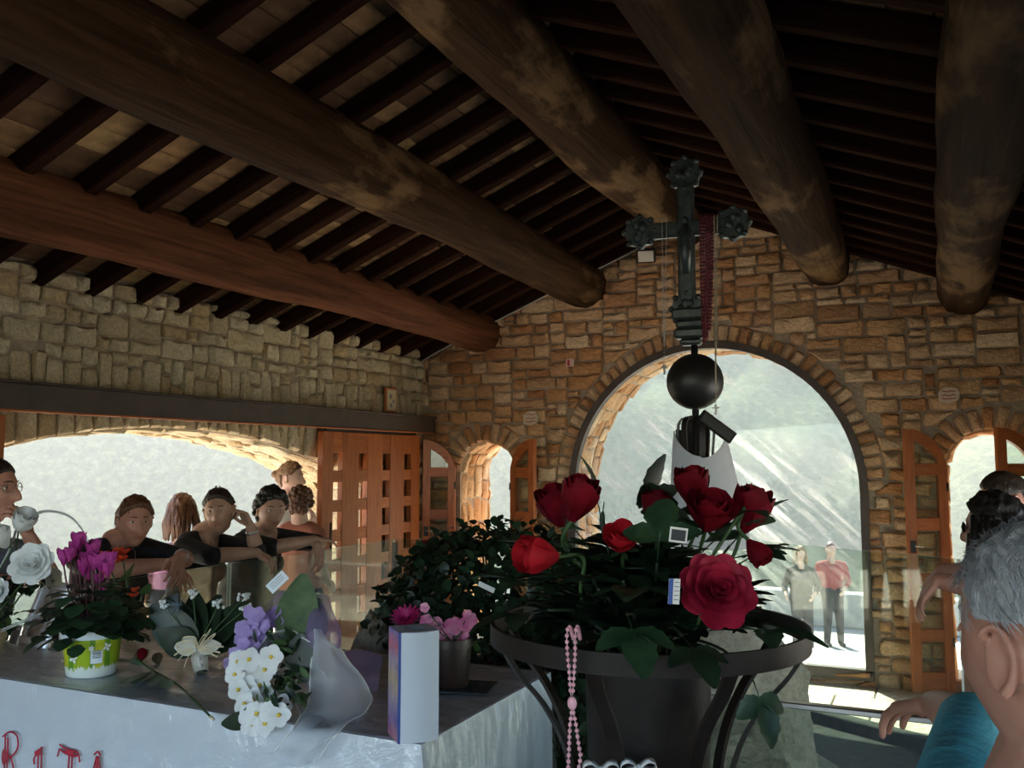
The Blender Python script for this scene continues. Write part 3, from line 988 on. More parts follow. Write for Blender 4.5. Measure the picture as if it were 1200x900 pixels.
MAT['dark_marble'] = simple('dark_green_marble', (0.012, 0.016, 0.013), 0.7, (0.045, 0.052, 0.046), 22, detail=8, spec=.15)
kerb = MB()
for i in range(5):
    a, b = Vector((*RP[i], 0)), Vector((*RP[i + 1], 0))
    d = (b - a).normalized()
    M = Matrix.Translation(a) @ Matrix.Rotation(math.atan2(d.y, d.x), 4, 'Z')
    kerb.bbox(-.05, (b - a).length + .05, -.05, .05, 0.0, 0.125, .006, 0, M)
obj('kerb', kerb, MAT['dark_marble'], rail)
bed = MB()
inner = RP + [(-3.24, 2.0)]
bed.prism([(x, y) for x, y in RP], 'z', 0.005, 0.06)
o = obj('planting_bed', bed, MAT['dark_marble'])
tag(o, 'dark mottled stone bed enclosed by the glass railing', 'bed', kind='structure')

# ------------------------------------------------------------------ rocks
def rock(name, c, size, label, seed, mat=None, n=3, rough=0.28, flat_top=None, group=None, base=0.06):
    bm = bmesh.new()
    bmesh.ops.create_icosphere(bm, subdivisions=n + 1, radius=1.0)
    for v in bm.verts:
        p = v.co.copy()
        k = 1 + rough * mnoise.noise(p * 1.3 + Vector((seed, 0, 0))) + rough * .5 * mnoise.noise(p * 3.1 + Vector((0, seed, 0))) + rough * .22 * mnoise.noise(p * 7 + Vector((0, 0, seed)))
        # chop facets
        for q in range(5):
            rr = random.Random(seed * 13 + q)
            d = Vector((rr.uniform(-1, 1), rr.uniform(-1, 1), rr.uniform(-.3, 1))).normalized()
            e = (p * k).dot(d) - rr.uniform(.62, .85)
            if e > 0: k -= e * .8 / max(.3, p.dot(d))
        q = p * k
        v.co = Vector((q.x * size[0], q.y * size[1], q.z * size[2]))
        if flat_top and v.co.z > flat_top: v.co.z = flat_top + (v.co.z - flat_top) * .12
        v.co.z = max(v.co.z, base - c[2])
    me = bpy.data.meshes.new(name); bm.to_mesh(me); bm.free()
    me.materials.append(mat or MAT['rock'])
    me.polygons.foreach_set('use_smooth', [True] * len(me.polygons))
    me.set_sharp_from_angle(angle=math.radians(38))
    o = link(name, me, None, c)
    return tag(o, label, 'rock', group)
scoglio = thing('sacred_rock', 'broad grey rock outcrop under the ivy that carries the bronze cross', 'rock', (-1.5, 3.5, 0.06))
def as_part(o, nm):
    for k in ('label', 'category'): del o[k]
    o.name = nm; o.parent = scoglio; o.location = o.location - scoglio.location
as_part(rock('mound', (-1.50, 3.58, 0.30), (1.05, 0.70, 0.62), 'x', 5), 'mound')
as_part(rock('crag', (-0.66, 3.12, 0.62), (0.30, 0.27, 0.64), 'x', 9, n=4, rough=.42), 'crag')
as_part(rock('crag', (-1.98, 3.02, 0.50), (0.28, 0.22, 0.50), 'x', 17, n=4), 'crag')
rock('boulder', (-0.52, 2.62, 0.44), (0.24, 0.26, 0.45), 'blocky boulder with a flat grey face close behind the near glass pane', 14, n=4, rough=.4)
rock('boulder', (-0.13, 2.50, 0.24), (0.13, 0.16, 0.26), 'small pale boulder beside the blocky boulder behind the near glass pane', 21, n=3)

# ------------------------------------------------------------------ flower helpers
MAT['leaf'] = simple('rose_leaf', (0.012, 0.036, 0.016), 0.42, (0.034, 0.080, 0.034), 40, trans=0.18, bstr=.2, bscale=150)
MAT['leaf_dark'] = simple('dark_leaf', (0.007, 0.018, 0.009), 0.4, (0.018, 0.042, 0.019), 30, trans=0.12)
MAT['leaf_mid'] = simple('green_leaf', (0.035, 0.085, 0.022), 0.5, (0.085, 0.16, 0.045), 30, trans=0.25)
MAT['leaf_pale'] = simple('grey_green_leaf', (0.17, 0.28, 0.18), 0.5, (0.26, 0.38, 0.26), 30, trans=0.2)
MAT['stem'] = simple('green_stem', (0.04, 0.085, 0.025), 0.55)
MAT['stem_dark'] = simple('dark_stem', (0.018, 0.03, 0.014), 0.6)
MAT['petal_red'] = simple('crimson_petal', (0.105, 0.003, 0.008), 0.55, (0.22, 0.006, 0.016), 26, trans=0.2, spec=.12)
MAT['petal_bright'] = simple('bright_red_petal', (0.48, 0.010, 0.020), 0.5, (0.62, 0.022, 0.035), 26, trans=0.25, spec=.15)
MAT['petal_rose'] = simple('rose_red_petal', (0.22, 0.006, 0.022), 0.5, (0.42, 0.02, 0.055), 26, trans=0.2, spec=.2)
MAT['petal_white'] = simple('white_petal', (0.80, 0.82, 0.82), 0.6, (0.88, 0.89, 0.88), 26, trans=0.18)
MAT['petal_cream'] = simple('cream_petal', (0.74, 0.72, 0.62), 0.6, (0.82, 0.80, 0.72), 26, trans=0.35)
MAT['petal_magenta'] = simple('magenta_petal', (0.42, 0.018, 0.24), 0.5, (0.66, 0.11, 0.44), 24, trans=0.35)
MAT['petal_pink'] = simple('pink_petal', (0.62, 0.10, 0.30), 0.5, (0.85, 0.42, 0.58), 24, trans=0.3)
MAT['petal_lilac'] = simple('lilac_petal', (0.42, 0.30, 0.66), 0.6, (0.58, 0.46, 0.80), 24, trans=0.35)
MAT['petal_orange'] = simple('orange_red_petal', (0.60, 0.035, 0.012), 0.5, (0.78, 0.09, 0.02), 24, trans=0.3)
MAT['yellow'] = simple('yellow_stamen', (0.72, 0.50, 0.05), 0.6)

def leaf(mb, base, d, up, ln, wd, curl=0.25, fold=0.18, n=7, mi=0, serr=0.0, blunt=False):
    """one leaf: base point, direction, up vector"""
    d = Vector(d).normalized(); up = Vector(up)
    s = d.cross(up)
    s = s.normalized() if s.length > 1e-5 else d.orthogonal().normalized()
    up = s.cross(d)
    vs_ = []; fs_ = []
    for i in range(n + 1):
        t = i / n
        w = wd * math.sin(PI * min(1, t * 0.93 + 0.03)) ** 0.8 * (1.12 - 0.35 * t)
        if blunt: w = wd * min(1, t * 1.7 + .18) * math.sqrt(max(.02, 1 - max(0, (t - .55) / .46) ** 2))
        if serr: w *= 1 + serr * (1 if i % 2 else -1)
        c = Vector(base) + d * ln * t * (1 - .1 * curl * t) - up * (curl * ln * t * t * .7)
        vs_ += [c - s * w / 2 + up * fold * w, c, c + s * w / 2 + up * fold * w]
    for i in range(n):
        o = i * 3
        fs_ += [(o, o + 1, o + 4, o + 3), (o + 1, o + 2, o + 5, o + 4)]
    mb.add(vs_, fs_, mi)
def petal(mb, M, ang, R, H, wrap, flare=0.0, curl=0.0, base=0.12, z0=0.0, nu=6, nv=6, mi=0, close=0.0, ruf=0.0, ph=0.0):
    def fn(u, v):
        s = u * 2 - 1
        t = v * (1 - 0.22 * s * s)
        prof = base + (1 - base) * math.sin(min(1, t * 0.95 + .02) * PI * 0.5) - close * max(0, t - .45) ** 1.2
        r = R * prof + flare * t ** 2.2 - curl * 0.0
        a = ang + s * wrap * (0.45 + 0.55 * math.sin(PI * (0.1 + .75 * t)))
        z = z0 + H * t - curl * max(0, t - .7) * 3 * H * .35 + ruf * math.sin(7 * s + ph) * t * t
        rr = r + curl * max(0, t - .72) * R * 1.5 + .06 * R * s * s
        return M @ Vector((rr * math.cos(a), rr * math.sin(a), z))
    mb.grid(fn, nu, nv, mi)
def aim(loc, d):
    return Matrix.Translation(loc) @ Vector(d).to_track_quat('Z', 'Y').to_matrix().to_4x4()
def rose_bloom(parent, loc, d, R, kind, mat, seed, name='petal'):
    """petals as separate parts; kind: bud, half, open"""
    rnd = random.Random(seed)
    M = aim(loc, d)
    spec = {'bud': [(3, .40, 1.0, 1.25, 0, .0, .40), (3, .62, 1.0, 1.25, 0.0, .0, .50), (4, .82, 1.0, 1.25, .0, .0, .50), (4, .96, .96, 1.25, .0, .05, .40)],
            'half': [(3, .35, .98, 1.2, 0, 0, .2), (4, .58, 1.0, 1.1, 0, .0, .25), (4, .80, .97, 1.1, .0, .05, .22), (5, .97, .86, 1.0, .04, .16, .12)],
            'open': [(3, .16, .80, 1.2, 0, .0, .15), (4, .30, .80, 1.1, .0, .0, .05), (5, .46, .78, 1.0, .05, .06, 0), (6, .62, .72, .95, .12, .14, 0), (7, .76, .60, .95, .20, .22, 0), (8, .84, .46, .95, .28, .25, 0)]}[kind]
    hh = {'bud': 1.95, 'half': 1.75, 'open': 0.95}[kind]
    for q, (n, rr, h, wrap, fl, cu, cl) in enumerate(spec):
        a0 = rnd.uniform(0, 6.28)
        for i in range(n):
            mb = MB()
            petal(mb, M, a0 + 2 * PI * i / n + rnd.uniform(-.1, .1), R * rr, R * hh * h * rnd.uniform(.93, 1.04), wrap * PI / max(n, 2.2) * 1.25, fl * R, cu, close=cl, ruf=.03 * R, ph=rnd.uniform(0, 6))
            obj(name, mb, mat, parent, True, fix=False)
    # sepals
    for i in range(5):
        a = 2 * PI * i / 5 + rnd.uniform(-.2, .2)
        mb = MB()
        dd = M.to_3x3() @ Vector((math.cos(a), math.sin(a), 1.3 if kind == 'bud' else .1))
        leaf(mb, M @ Vector((.12 * R * math.cos(a), .12 * R * math.sin(a), 0)), dd, M.to_3x3() @ Vector((0, 0, 1)), R * (1.15 if kind == 'bud' else .8), R * .32, -.12 if kind != 'bud' else -.35, .1, 5)
        obj('sepal', mb, MAT['leaf'], parent, True, fix=False)
def leaf_spray(parent, p, d, size, mat, seed, n=3, name='leaf'):
    """a rose leaf of three leaflets, one part"""
    rnd = random.Random(seed)
    d = Vector(d).normalized()
    side = d.cross(Vector((0, 0, 1)))
    side = side.normalized() if side.length > .01 else Vector((1, 0, 0))
    upv = side.cross(d)
    mb = MB()
    mb.tube([p, Vector(p) + d * size * .55], size * .012, 5)
    base = Vector(p) + d * size * .5
    leaf(mb, base, d, upv, size * .75, size * .5, .3, .12, 8, 0, .07)
    if n >= 3:
        for sg in (-1, 1):
            leaf(mb, Vector(p) + d * size * .42, (d * .45 + side * sg).normalized(), upv, size * .6, size * .4, .3, .12, 8, 0, .07)
    obj(name, mb, mat, parent, True, fix=False)

# ------------------------------------------------------------------ ivy bush on the rock
def bush(name, c, rad, n, label, seed, cat='bush'):
    rnd = random.Random(seed)
    t = thing(name, label, cat, (c[0], c[1], c[2] - rad[2]))
    mb = MB(); st = MB()
    pts = []
    for k in range(n):
        a = rnd.uniform(0, 2 * PI); z = rnd.uniform(-.5, 1)
        rr = math.sqrt(max(0, 1 - z * z)) if z > 0 else 1
        q = rnd.uniform(.80, 1.03) * (1 + .16 * mnoise.noise(Vector((math.cos(a) * 2, math.sin(a) * 2, z * 2 + seed))))
        p = Vector((rad[0] * rr * math.cos(a) * q, rad[1] * rr * math.sin(a) * q, rad[2] * (1 + z * q)))
        nn = Vector((math.cos(a) * rr, math.sin(a) * rr, z + .5)).normalized()
        d = (nn * .5 + Vector((rnd.uniform(-1, 1), rnd.uniform(-1, 1), rnd.uniform(-1, .6)))).normalized()
        leaf(mb, p, d, nn, rnd.uniform(.035, .062), rnd.uniform(.028, .048), .25, .12, 4, rnd.choice((0, 0, 0, 1)))
        pts.append(p)
    o = obj('foliage', mb, [MAT['leaf_dark'], MAT['leaf']], t, True, fix=False); o['kind'] = 'stuff'
    for k in range(26):
        p = rnd.choice(pts)
        st.tube(smoothpath([(rnd.uniform(-.1, .1), rnd.uniform(-.1, .1), .02), (p.x * .45, p.y * .45, p.z * .6), tuple(p)], 4), .004, 5)
    obj('stem', st, MAT['stem_dark'], t, True)
    fl = MB()
    for k in range(16):
        p = rnd.choice(pts)
        if p.y > .05 and p.z < rad[2]: continue
        for q in range(5):
            a = 2 * PI * q / 5
            leaf(fl, p * 1.02, (math.cos(a), math.sin(a) * .6, .5), (0, 0, 1), .022, .018, -.2, .1, 3)
    obj('blossom', fl, MAT['petal_red'], t, True, fix=False)
    return t
bush('ivy_bush', (-1.62, 3.30, 1.00), (0.50, 0.42, 0.36), 2600, 'dense dark ivy mound growing on the rock behind the azalea pot', 3)
bush('ivy_bush', (-1.16, 3.05, 0.78), (0.36, 0.30, 0.30), 1300, 'lower clump of dark leaves between the ivy mound and the iron planter', 8)
o = obj('plant_label', MB().bbox(-.032, .032, -.001, .001, -.009, .009, .0005, 0, Matrix.Rotation(.35, 4, 'Y')), MAT['white'], None, False, at_d(570, 688, 3.02))
tag(o, 'small white plastic label stuck in the ivy mound', 'label')
# ================================================================== iron planter with red roses
VC = at_d(758, 728, 1.60)
VR = 0.279
VZ = VC.z
vase = thing('iron_planter', 'tall wrought-iron planter with a wide rim band full of red roses', 'planter', (VC.x, VC.y, 0))
mb = MB(); mb.lathe([(VR - .004, VZ - .034), (VR + .003, VZ - .034), (VR + .003, VZ), (VR - .004, VZ)], 72, closed=True)
obj('rim_band', mb, MAT['iron'], vase, 30)
mb = MB(); mb.lathe([(.001, VZ - .70), (.100, VZ - .70), (.104, VZ - .4), (.112, VZ - .055), (.118, VZ - .05), (.112, VZ - .048), (.106, VZ - .06), (.102, VZ - .10), (.001, VZ - .10)], 40)
obj('bucket', mb, MAT['iron'], vase, 40)
for k in range(8):
    a = 2 * PI * (k + .42) / 8 + YAW
    prof = smoothpath([(VR - .006, 0, VZ - .03), (VR - .035, 0, VZ - .075), (.195, 0, VZ - .135), (.155, 0, VZ - .215), (.135, 0, VZ - .33), (.128, 0, VZ - .6), (.15, 0, .35), (.21, 0, .02)], 6)
    M = Matrix.Rotation(a, 4, 'Z')
    mb = MB(); mb.strap(prof, .024, .007, (0, 1, 0), 0, M)
    obj('strap', mb, MAT['iron'], vase)
mb = MB(); mb.lathe([(.20, .0), (.225, .0), (.225, .025), (.20, .025)], 48, closed=True)
obj('foot_ring', mb, MAT['iron'], vase, 30)
mb = MB(); mb.lathe([(.126, VZ - .62), (.134, VZ - .62), (.134, VZ - .59), (.126, VZ - .59)], 40, closed=True)
obj('waist_ring', mb, MAT['iron'], vase, 30)

ROSES = [  # u, v of the bloom's centre, depth, radius px, kind, material, aim, label
    (651, 592, 1.67, 23, 'bud', 'petal_red', (-.25, -.3, .8), 'dark red rosebud on the planter with a pale green sepal, half hidden by its twin'),
    (678, 583, 1.52, 25, 'bud', 'petal_red', (.25, -.3, .85), 'dark red rosebud overlapping its twin above the pink rosary'),
    (628, 650, 1.46, 24, 'bud', 'petal_bright', (-.75, -.35, .1), 'bright red rosebud drooping over the planter rim beside the ivy'),
    (728, 631, 1.50, 19, 'half', 'petal_bright', (-.1, -.6, .6), 'small bright red rose low between the twin buds and the lone bud'),
    (769, 594, 1.62, 19, 'bud', 'petal_red', (0, -.2, 1), 'lone dark red rosebud standing upright beside the white cloth'),
    (811, 569, 1.62, 22, 'bud', 'petal_red', (-.1, -.3, .9), 'topmost dark red rosebud in front of the white cloth'),
    (833, 598, 1.52, 27, 'half', 'petal_red', (.1, -.55, .8), 'full dark red rose just below the topmost bud'),
    (879, 596, 1.58, 26, 'bud', 'petal_red', (.3, -.2, .9), 'dark red rosebud leaning out over the window side of the planter'),
    (888, 647, 1.52, 15, 'bud', 'petal_red', (.35, -.4, -.55), 'tiny nodding red rosebud under the leaning bud'),
    (843, 690, 1.38, 40, 'open', 'petal_rose', (.1, -.95, .45), 'big wide open rose-red bloom resting on the planter rim'),
]
BLOOMS = [(at_d(r_[0], r_[1], r_[2]), r_[3] / FPX * r_[2] * 1.35) for r_ in ROSES]
def clear_of_blooms(q, rad, own=-1):
    return all((q - c_).length > R_ + rad for i_, (c_, R_) in enumerate(BLOOMS) if i_ != own)
for k, (u, v, D, rp, kind, mt, dr, lab) in enumerate(ROSES):
    R = rp / FPX * D * (1.0 if kind == 'open' else 1.14)
    c = at_d(u, v, D)
    rm = Matrix.Rotation(YAW, 3, 'Z')
    d = (rm @ Vector(dr)).normalized()
    H = R * {'bud': 2.1, 'half': 1.9, 'open': 1.0}[kind]
    base = c - d * H * .5
    root = Vector((VC.x + random.uniform(-.05, .05), VC.y + random.uniform(-.05, .05), VZ - .12))
    t = thing('red_rose', lab, 'rose', root, group='red roses in the iron planter')
    b = base - root
    rose_bloom(t, b, d, R, kind, MAT[mt], 100 + k)
    mid = b * .55 + Vector((b.x * .12, b.y * .12, .02))
    if dr[2] < 0:
        st = [(0, 0, 0), b * .5 + Vector((0, 0, .04)), b + Vector((-.01, 0, .05)), b - d * .03, b]
    else:
        st = [(0, 0, 0), mid, b - d * .05, b]
    obj('stem', MB().tube(smoothpath(st, 6), .0035, 7), MAT['stem'], t, True)
    for q in range(3 if kind != 'open' else 1):
        f = .35 + .2 * q + random.uniform(-.05, .05)
        p = smoothpath(st, 6)[int(f * (len(st) - 1) * 6)]
        for _try in range(40):
            a = random.uniform(0, 2 * PI)
            ld = Vector((math.cos(a), math.sin(a), random.uniform(-.1, .5)))
            lsz = random.uniform(.085, .125) * (1 - .012 * _try)
            if all(clear_of_blooms(root + p + ld.normalized() * lsz * f_, lsz * .22) for f_ in (.5, .8, 1.15)): break
        leaf_spray(t, p, ld, lsz, MAT['leaf' if q else 'leaf_dark'], 300 + k * 5 + q)
# big leaves resting on and round the rim
LEAVES = [(642, 715, 1.42, (-.9, -.2, -.1), .105), (705, 610, 1.6, (-.2, 0, 1), .10), (665, 660, 1.5, (-.6, -.2, .3), .11), (700, 690, 1.45, (-.1, -.5, .2), .11), (735, 720, 1.36, (.05, -.7, -.3), .11),
          (790, 725, 1.35, (0, -.6, .1), .10), (800, 745, 1.34, (.2, -.7, -.3), .09), (860, 735, 1.36, (.7, -.4, .0), .12), (770, 660, 1.5, (0, -.4, .6), .12), (820, 650, 1.5, (.3, -.4, .4), .11),
          (855, 640, 1.55, (.4, -.3, .5), .12), (868, 660, 1.5, (.3, -.5, .3), .10), (745, 655, 1.55, (-.4, -.4, .4), .12), (715, 670, 1.5, (-.5, -.5, .1), .12), (690, 640, 1.58, (-.5, -.2, .6), .12),
          (780, 690, 1.45, (.1, -.7, .2), .12), (750, 690, 1.42, (-.2, -.7, .1), .12), (880, 790, 1.40, (.2, -.4, -.8), .09), (760, 620, 1.62, (.1, -.1, .9), .12),
          (800, 640, 1.6, (-.3, -.2, .7), .12), (640, 690, 1.55, (-.8, .1, .2), .11)]
filler = thing('rose_greenery', 'leafy artificial rose greenery filling the iron planter', 'greenery', (VC.x, VC.y, VZ - .12))
rm = Matrix.Rotation(YAW, 3, 'Z')
for k, (u, v, D, dr, sz) in enumerate(LEAVES):
    d = rm @ Vector(dr)
    for _try in range(14):                # slide back along the sight line until the leaf is clear of the blooms
        w_ = at_d(u, v, D)
        if all(clear_of_blooms(w_ + d.normalized() * sz * f_, sz * .24) for f_ in (0, .5, .85, 1.2)): break
        D += .015
    p = w_ - Vector((VC.x, VC.y, VZ - .12))
    hd = Vector((p.x, p.y, 0)); hd = hd.normalized() if hd.length > .01 else Vector((1, 0, 0))
    s0 = hd * .05
    over = hd * min(.085, max(.05, math.hypot(p.x, p.y) * .6)) + Vector((0, 0, .095))   # the stalk leaves over the bucket's lip
    sp_ = smoothpath([s0, over, over.lerp(p, .55) + Vector((0, 0, .02)), p], 5)
    obj('stem', MB().tube(sp_, .0026, 6), MAT['stem_dark'], filler, True)
    leaf_spray(filler, p, d, sz, MAT['leaf' if k % 3 else 'leaf_dark'], 500 + k)
rnd = random.Random(4)
mb = MB()
for k in range(520):
    a = rnd.uniform(0, 2 * PI); rr = rnd.uniform(.02, .165)
    z_ = rnd.uniform(.10, .24) * (1 - .5 * (rr / .2) ** 2)
    p = Vector((rr * math.cos(a), rr * math.sin(a), max(z_, .115)))
    d = Vector((math.cos(a), math.sin(a), rnd.uniform(.15, .9)))
    if not clear_of_blooms(p + Vector((VC.x, VC.y, VZ - .12)) + d.normalized() * .045, .03): continue
    leaf(mb, p, d, (0, 0, 1), rnd.uniform(.05, .085), rnd.uniform(.042, .064), .3, .12, 6, 0, .06)
o = obj('inner_leaves', mb, MAT['leaf_dark'], filler, True, fix=False); o['kind'] = 'stuff'
obj('twig', MB().tube(smoothpath([at_d(716, 640, 1.55) - filler.location, at_d(706, 615, 1.55) - filler.location, at_d(708, 588, 1.55) - filler.location], 5), [.006] * 4 + [.005] * 4 + [.001] * 3, 6), MAT['stem_dark'], filler, True)
# tags tied among the roses
def card(name, c, w, h, rot, mat, label, cat, extra=None):
    o = thing(name, label, cat, c, rot)
    obj('card', MB().bbox(-w / 2, w / 2, -.0008, .0008, -h / 2, h / 2, .0004), mat, o)
    if extra: extra(o, w, h)
    return o
MAT['print_dark'] = simple('dark_print', (0.03, 0.03, 0.032), .4)
MAT['print_blue'] = simple('blue_print', (0.05, 0.10, 0.34), .4)
MAT['ink'] = simple('grey_ink', (0.22, 0.22, 0.26), .6)
def ex1(o, w, h):
    obj('photo', MB().box(-w * .40, w * .40, -.0016, -.001, -h * .36, h * .36), MAT['print_dark'], o)
card('hang_tag', at_d(795, 627, 1.40), .028, .024, (0.1, .12, YAW - .1), MAT['white'], 'small square tag with a dark picture hanging among the roses', 'tag', ex1)
def ex2(o, w, h):
    obj('printed_band', MB().box(-w / 2, -w * .12, -.0016, -.001, -h / 2, h / 2), MAT['print_blue'], o)
    for q in range(5):
        obj('text_line', MB().box(0, w * .4, -.0016, -.001, h * (.35 - .17 * q), h * (.38 - .17 * q)), MAT['ink'], o)
card('price_label', at_d(790, 693, 1.315), .017, .038, (0.1, .05, YAW), MAT['white'], 'narrow blue and white label standing between the rose leaves', 'label', ex2)

# ------------------------------------------------------------------ rosaries
def bead_strand(mb, pts, r, step):
    """beads along a polyline"""
    P = [Vector(p) for p in pts]
    acc = 0.0; nxt = 0.0
    for i in range(len(P) - 1):
        L_ = (P[i + 1] - P[i]).length
        while nxt <= acc + L_:
            mb.sphere(P[i].lerp(P[i + 1], (nxt - acc) / max(L_, 1e-6)), r, 8, 6)
            nxt += step
        acc += L_
MAT['pink_bead'] = simple('pink_bead', (0.74, 0.36, 0.42), .3)
MAT['pink_cord'] = simple('pink_cord', (0.62, 0.40, 0.44), .6)
c0 = at_d(667, 742, 1.335)
ros = thing('rosary', 'pale pink bead rosary hung over the planter rim', 'rosary', c0)
def px(u, v, D=1.335): return at_d(u, v, D) - c0
s1 = smoothpath([px(672, 748, 1.40), px(668, 735, 1.35), px(664.5, 742), px(665, 765), px(667, 785), px(669, 815)], 6)
s2 = smoothpath([px(680, 748, 1.40), px(677, 735, 1.35), px(674.5, 742), px(674, 765), px(673, 785), px(671, 815)], 6)
s3 = smoothpath([px(670, 835), px(668, 850), px(667, 875), px(666, 905), px(670, 925)], 6)
s4 = smoothpath([px(672, 835), px(675, 850), px(678, 872), px(680, 890), px(672, 925)], 6)
for s in (s1, s2, s3, s4):
    b = MB(); bead_strand(b, s, .0034, .0092)
    obj('bead_strand', b, MAT['pink_bead'], ros, True)
    obj('cord', MB().tube(s, .001, 5), MAT['pink_cord'], ros, True)
obj('medal', MB().sphere(px(670.5, 824), .009, 14, 10, 0, (.85, .5, 1.15)), MAT['pink_bead'], ros, True)
obj('crucifix', MB().box(-.003, .003, -.0015, .0015, -.028, .0, 0, Matrix.Translation(px(671, 926))).box(-.010, .010, -.0015, .0015, -.012, -.006, 0, Matrix.Translation(px(671, 926))), MAT['pink_bead'], ros)
for k, (u, v) in enumerate(((704, 901), (748, 899))):
    c = at_d(u, v, 1.432)
    o = thing('ribbon_bow', ('white satin ribbon bow on the planter beside the pink rosary', 'white satin ribbon bow on the planter away from the pink rosary')[k], 'ribbon', c, (0, 0, YAW), 'ribbon bows on the planter')
    for sg in (-1, 1):
        mb = MB()
        loop = smoothpath([(0, 0, 0), (.015 * sg, -.008, .013), (.027 * sg, -.004, .008), (.026 * sg, 0, -.004), (0, 0, 0)], 6)
        mb.strap(loop, .014, .0008, (0, 1, .3))
        obj('loop', mb, MAT['petal_white'], o, True)
        mb = MB(); mb.strap(smoothpath([(0, 0, 0), (.012 * sg, -.006, -.02), (.018 * sg, -.002, -.05)], 5), .012, .0008, (1, 0, 0))
        obj('tail', mb, MAT['petal_white'], o, True)
    obj('knot', MB().sphere((0, -.003, 0), .006, 8, 6), MAT['petal_white'], o, True)

# ================================================================== bronze cross on its boulder
CD = 3.1
cb = at_d(815, 480, CD)
cross = thing('bronze_cross', 'dark bronze processional cross on a black ball and pole', 'cross', (cb.x, cb.y, 1.0), (0, 0, math.radians(4)))
px2m = CD / FPX
def cz(v): return at_d(812, v, CD).z - 1.0
lean = 0.0
zt, zc, zb = cz(205), cz(262), cz(350)
obj('pole', MB().tube([(0, 0, .02), (0, 0, cz(395))], .012, 16), MAT['black'], cross, True)
obj('ball', MB().sphere((0, 0, cz(447)), 33 * px2m, 40, 24), MAT['black'], cross, True)
xo = -.022
shaft = MB(); shaft.bbox(xo - .030, xo + .030, -.014, .014, zb - .02, zt, .006); shaft.bbox(xo - .022, xo + .022, -.019, .019, zb, zt - .02, .003)
obj('shaft', shaft, MAT['bronze'], cross)
arms = MB(); arms.bbox(xo - .145, xo + .145, -.013, .013, zc - .030, zc + .028, .006); arms.bbox(xo - .14, xo + .14, -.018, .018, zc - .02, zc + .018, .003)
obj('crossbar', arms, MAT['bronze'], cross)
def medallion(x, z, r):
    mb = MB()
    n = 48
    out = [(x + r * (1 + .07 * math.cos(8 * 2 * PI * i / n)) * math.cos(2 * PI * i / n), z + r * (1 + .07 * math.cos(8 * 2 * PI * i / n)) * math.sin(2 * PI * i / n)) for i in range(n)]
    mb.prism(out, 'y', -.014, .014)
    o = obj('medallion', mb, MAT['bronze'], cross)
    b = MB()
    for q in range(8):
        a = 2 * PI * q / 8
        b.sphere((x + r * .98 * math.cos(a), -.012, z + r * .98 * math.sin(a)), r * .2, 8, 6)
    for q in range(7):                       # small relief figure
        b.sphere((x + random.uniform(-.4, .4) * r, -.015, z + random.uniform(-.45, .45) * r), r * random.uniform(.16, .3), 8, 6, 0, (1, .5, 1.3))
    obj('relief', b, MAT['bronze'], o, True)
medallion(xo, zt + .028, .057)
medallion(xo - .165, zc, .057); medallion(xo + .165, zc, .057); medallion(xo, zb - .03, .057)
fig = MB()
fig.sphere((xo, -.026, zc + .022), .013, 10, 8, 0, (1, .8, 1.2))
fig.tube([(xo, -.024, zc + .008), (xo, -.026, zc - .04), (xo + .002, -.024, zc - .08), (xo, -.022, zc - .17)], [.014, .020, .022, .016], 10)
for sg in (-1, 1):
    fig.tube(smoothpath([(xo, -.022, zc - .005), (xo + .02 * sg, -.026, zc - .02), (xo + .006 * sg, -.034, zc - .055)], 4), .007, 7)
obj('relief_figure', fig, MAT['bronze'], cross, True)
bs = MB()
for (v0, v1, w) in ((360, 374, .062), (374, 384, .050), (384, 396, .056), (396, 404, .038)):
    bs.bbox(xo * .5 - w, xo * .5 + w, -w * .6, w * .6, cz(v1), cz(v0), .008)
obj('stepped_base', bs, MAT['bronze'], cross)
# scroll bracket under the ball
br = MB()
for q in range(6):
    a = 2 * PI * q / 6
    br.strap(smoothpath([(.012 * math.cos(a), .012 * math.sin(a), cz(488)), (.05 * math.cos(a), .05 * math.sin(a), cz(492)), (.062 * math.cos(a), .062 * math.sin(a), cz(505)), (.055 * math.cos(a), .055 * math.sin(a), cz(540)), (.05 * math.cos(a), .05 * math.sin(a), cz(600))], 5), .022, .006, (-math.sin(a), math.cos(a), 0))
obj('scroll_bracket', br, MAT['black'], cross)
obj('back_plate', MB().bbox(-.075, -.052, .02, .03, cz(640), cz(503), .002), MAT['iron'], cross)
# tilted plaque hanging by the ball
pc = at_d(840, 500, CD - .12)
o = thing('hanging_plaque', 'small dark rectangular plaque hanging tilted below the black ball', 'plaque', pc, (0, math.radians(37), YAW))
obj('board', MB().bbox(-.068, .068, -.006, .006, -.022, .022, .003), MAT['iron'], o)
obj('border', MB().bbox(-.060, .060, -.008, -.006, -.016, .016, .001), MAT['black'], o)
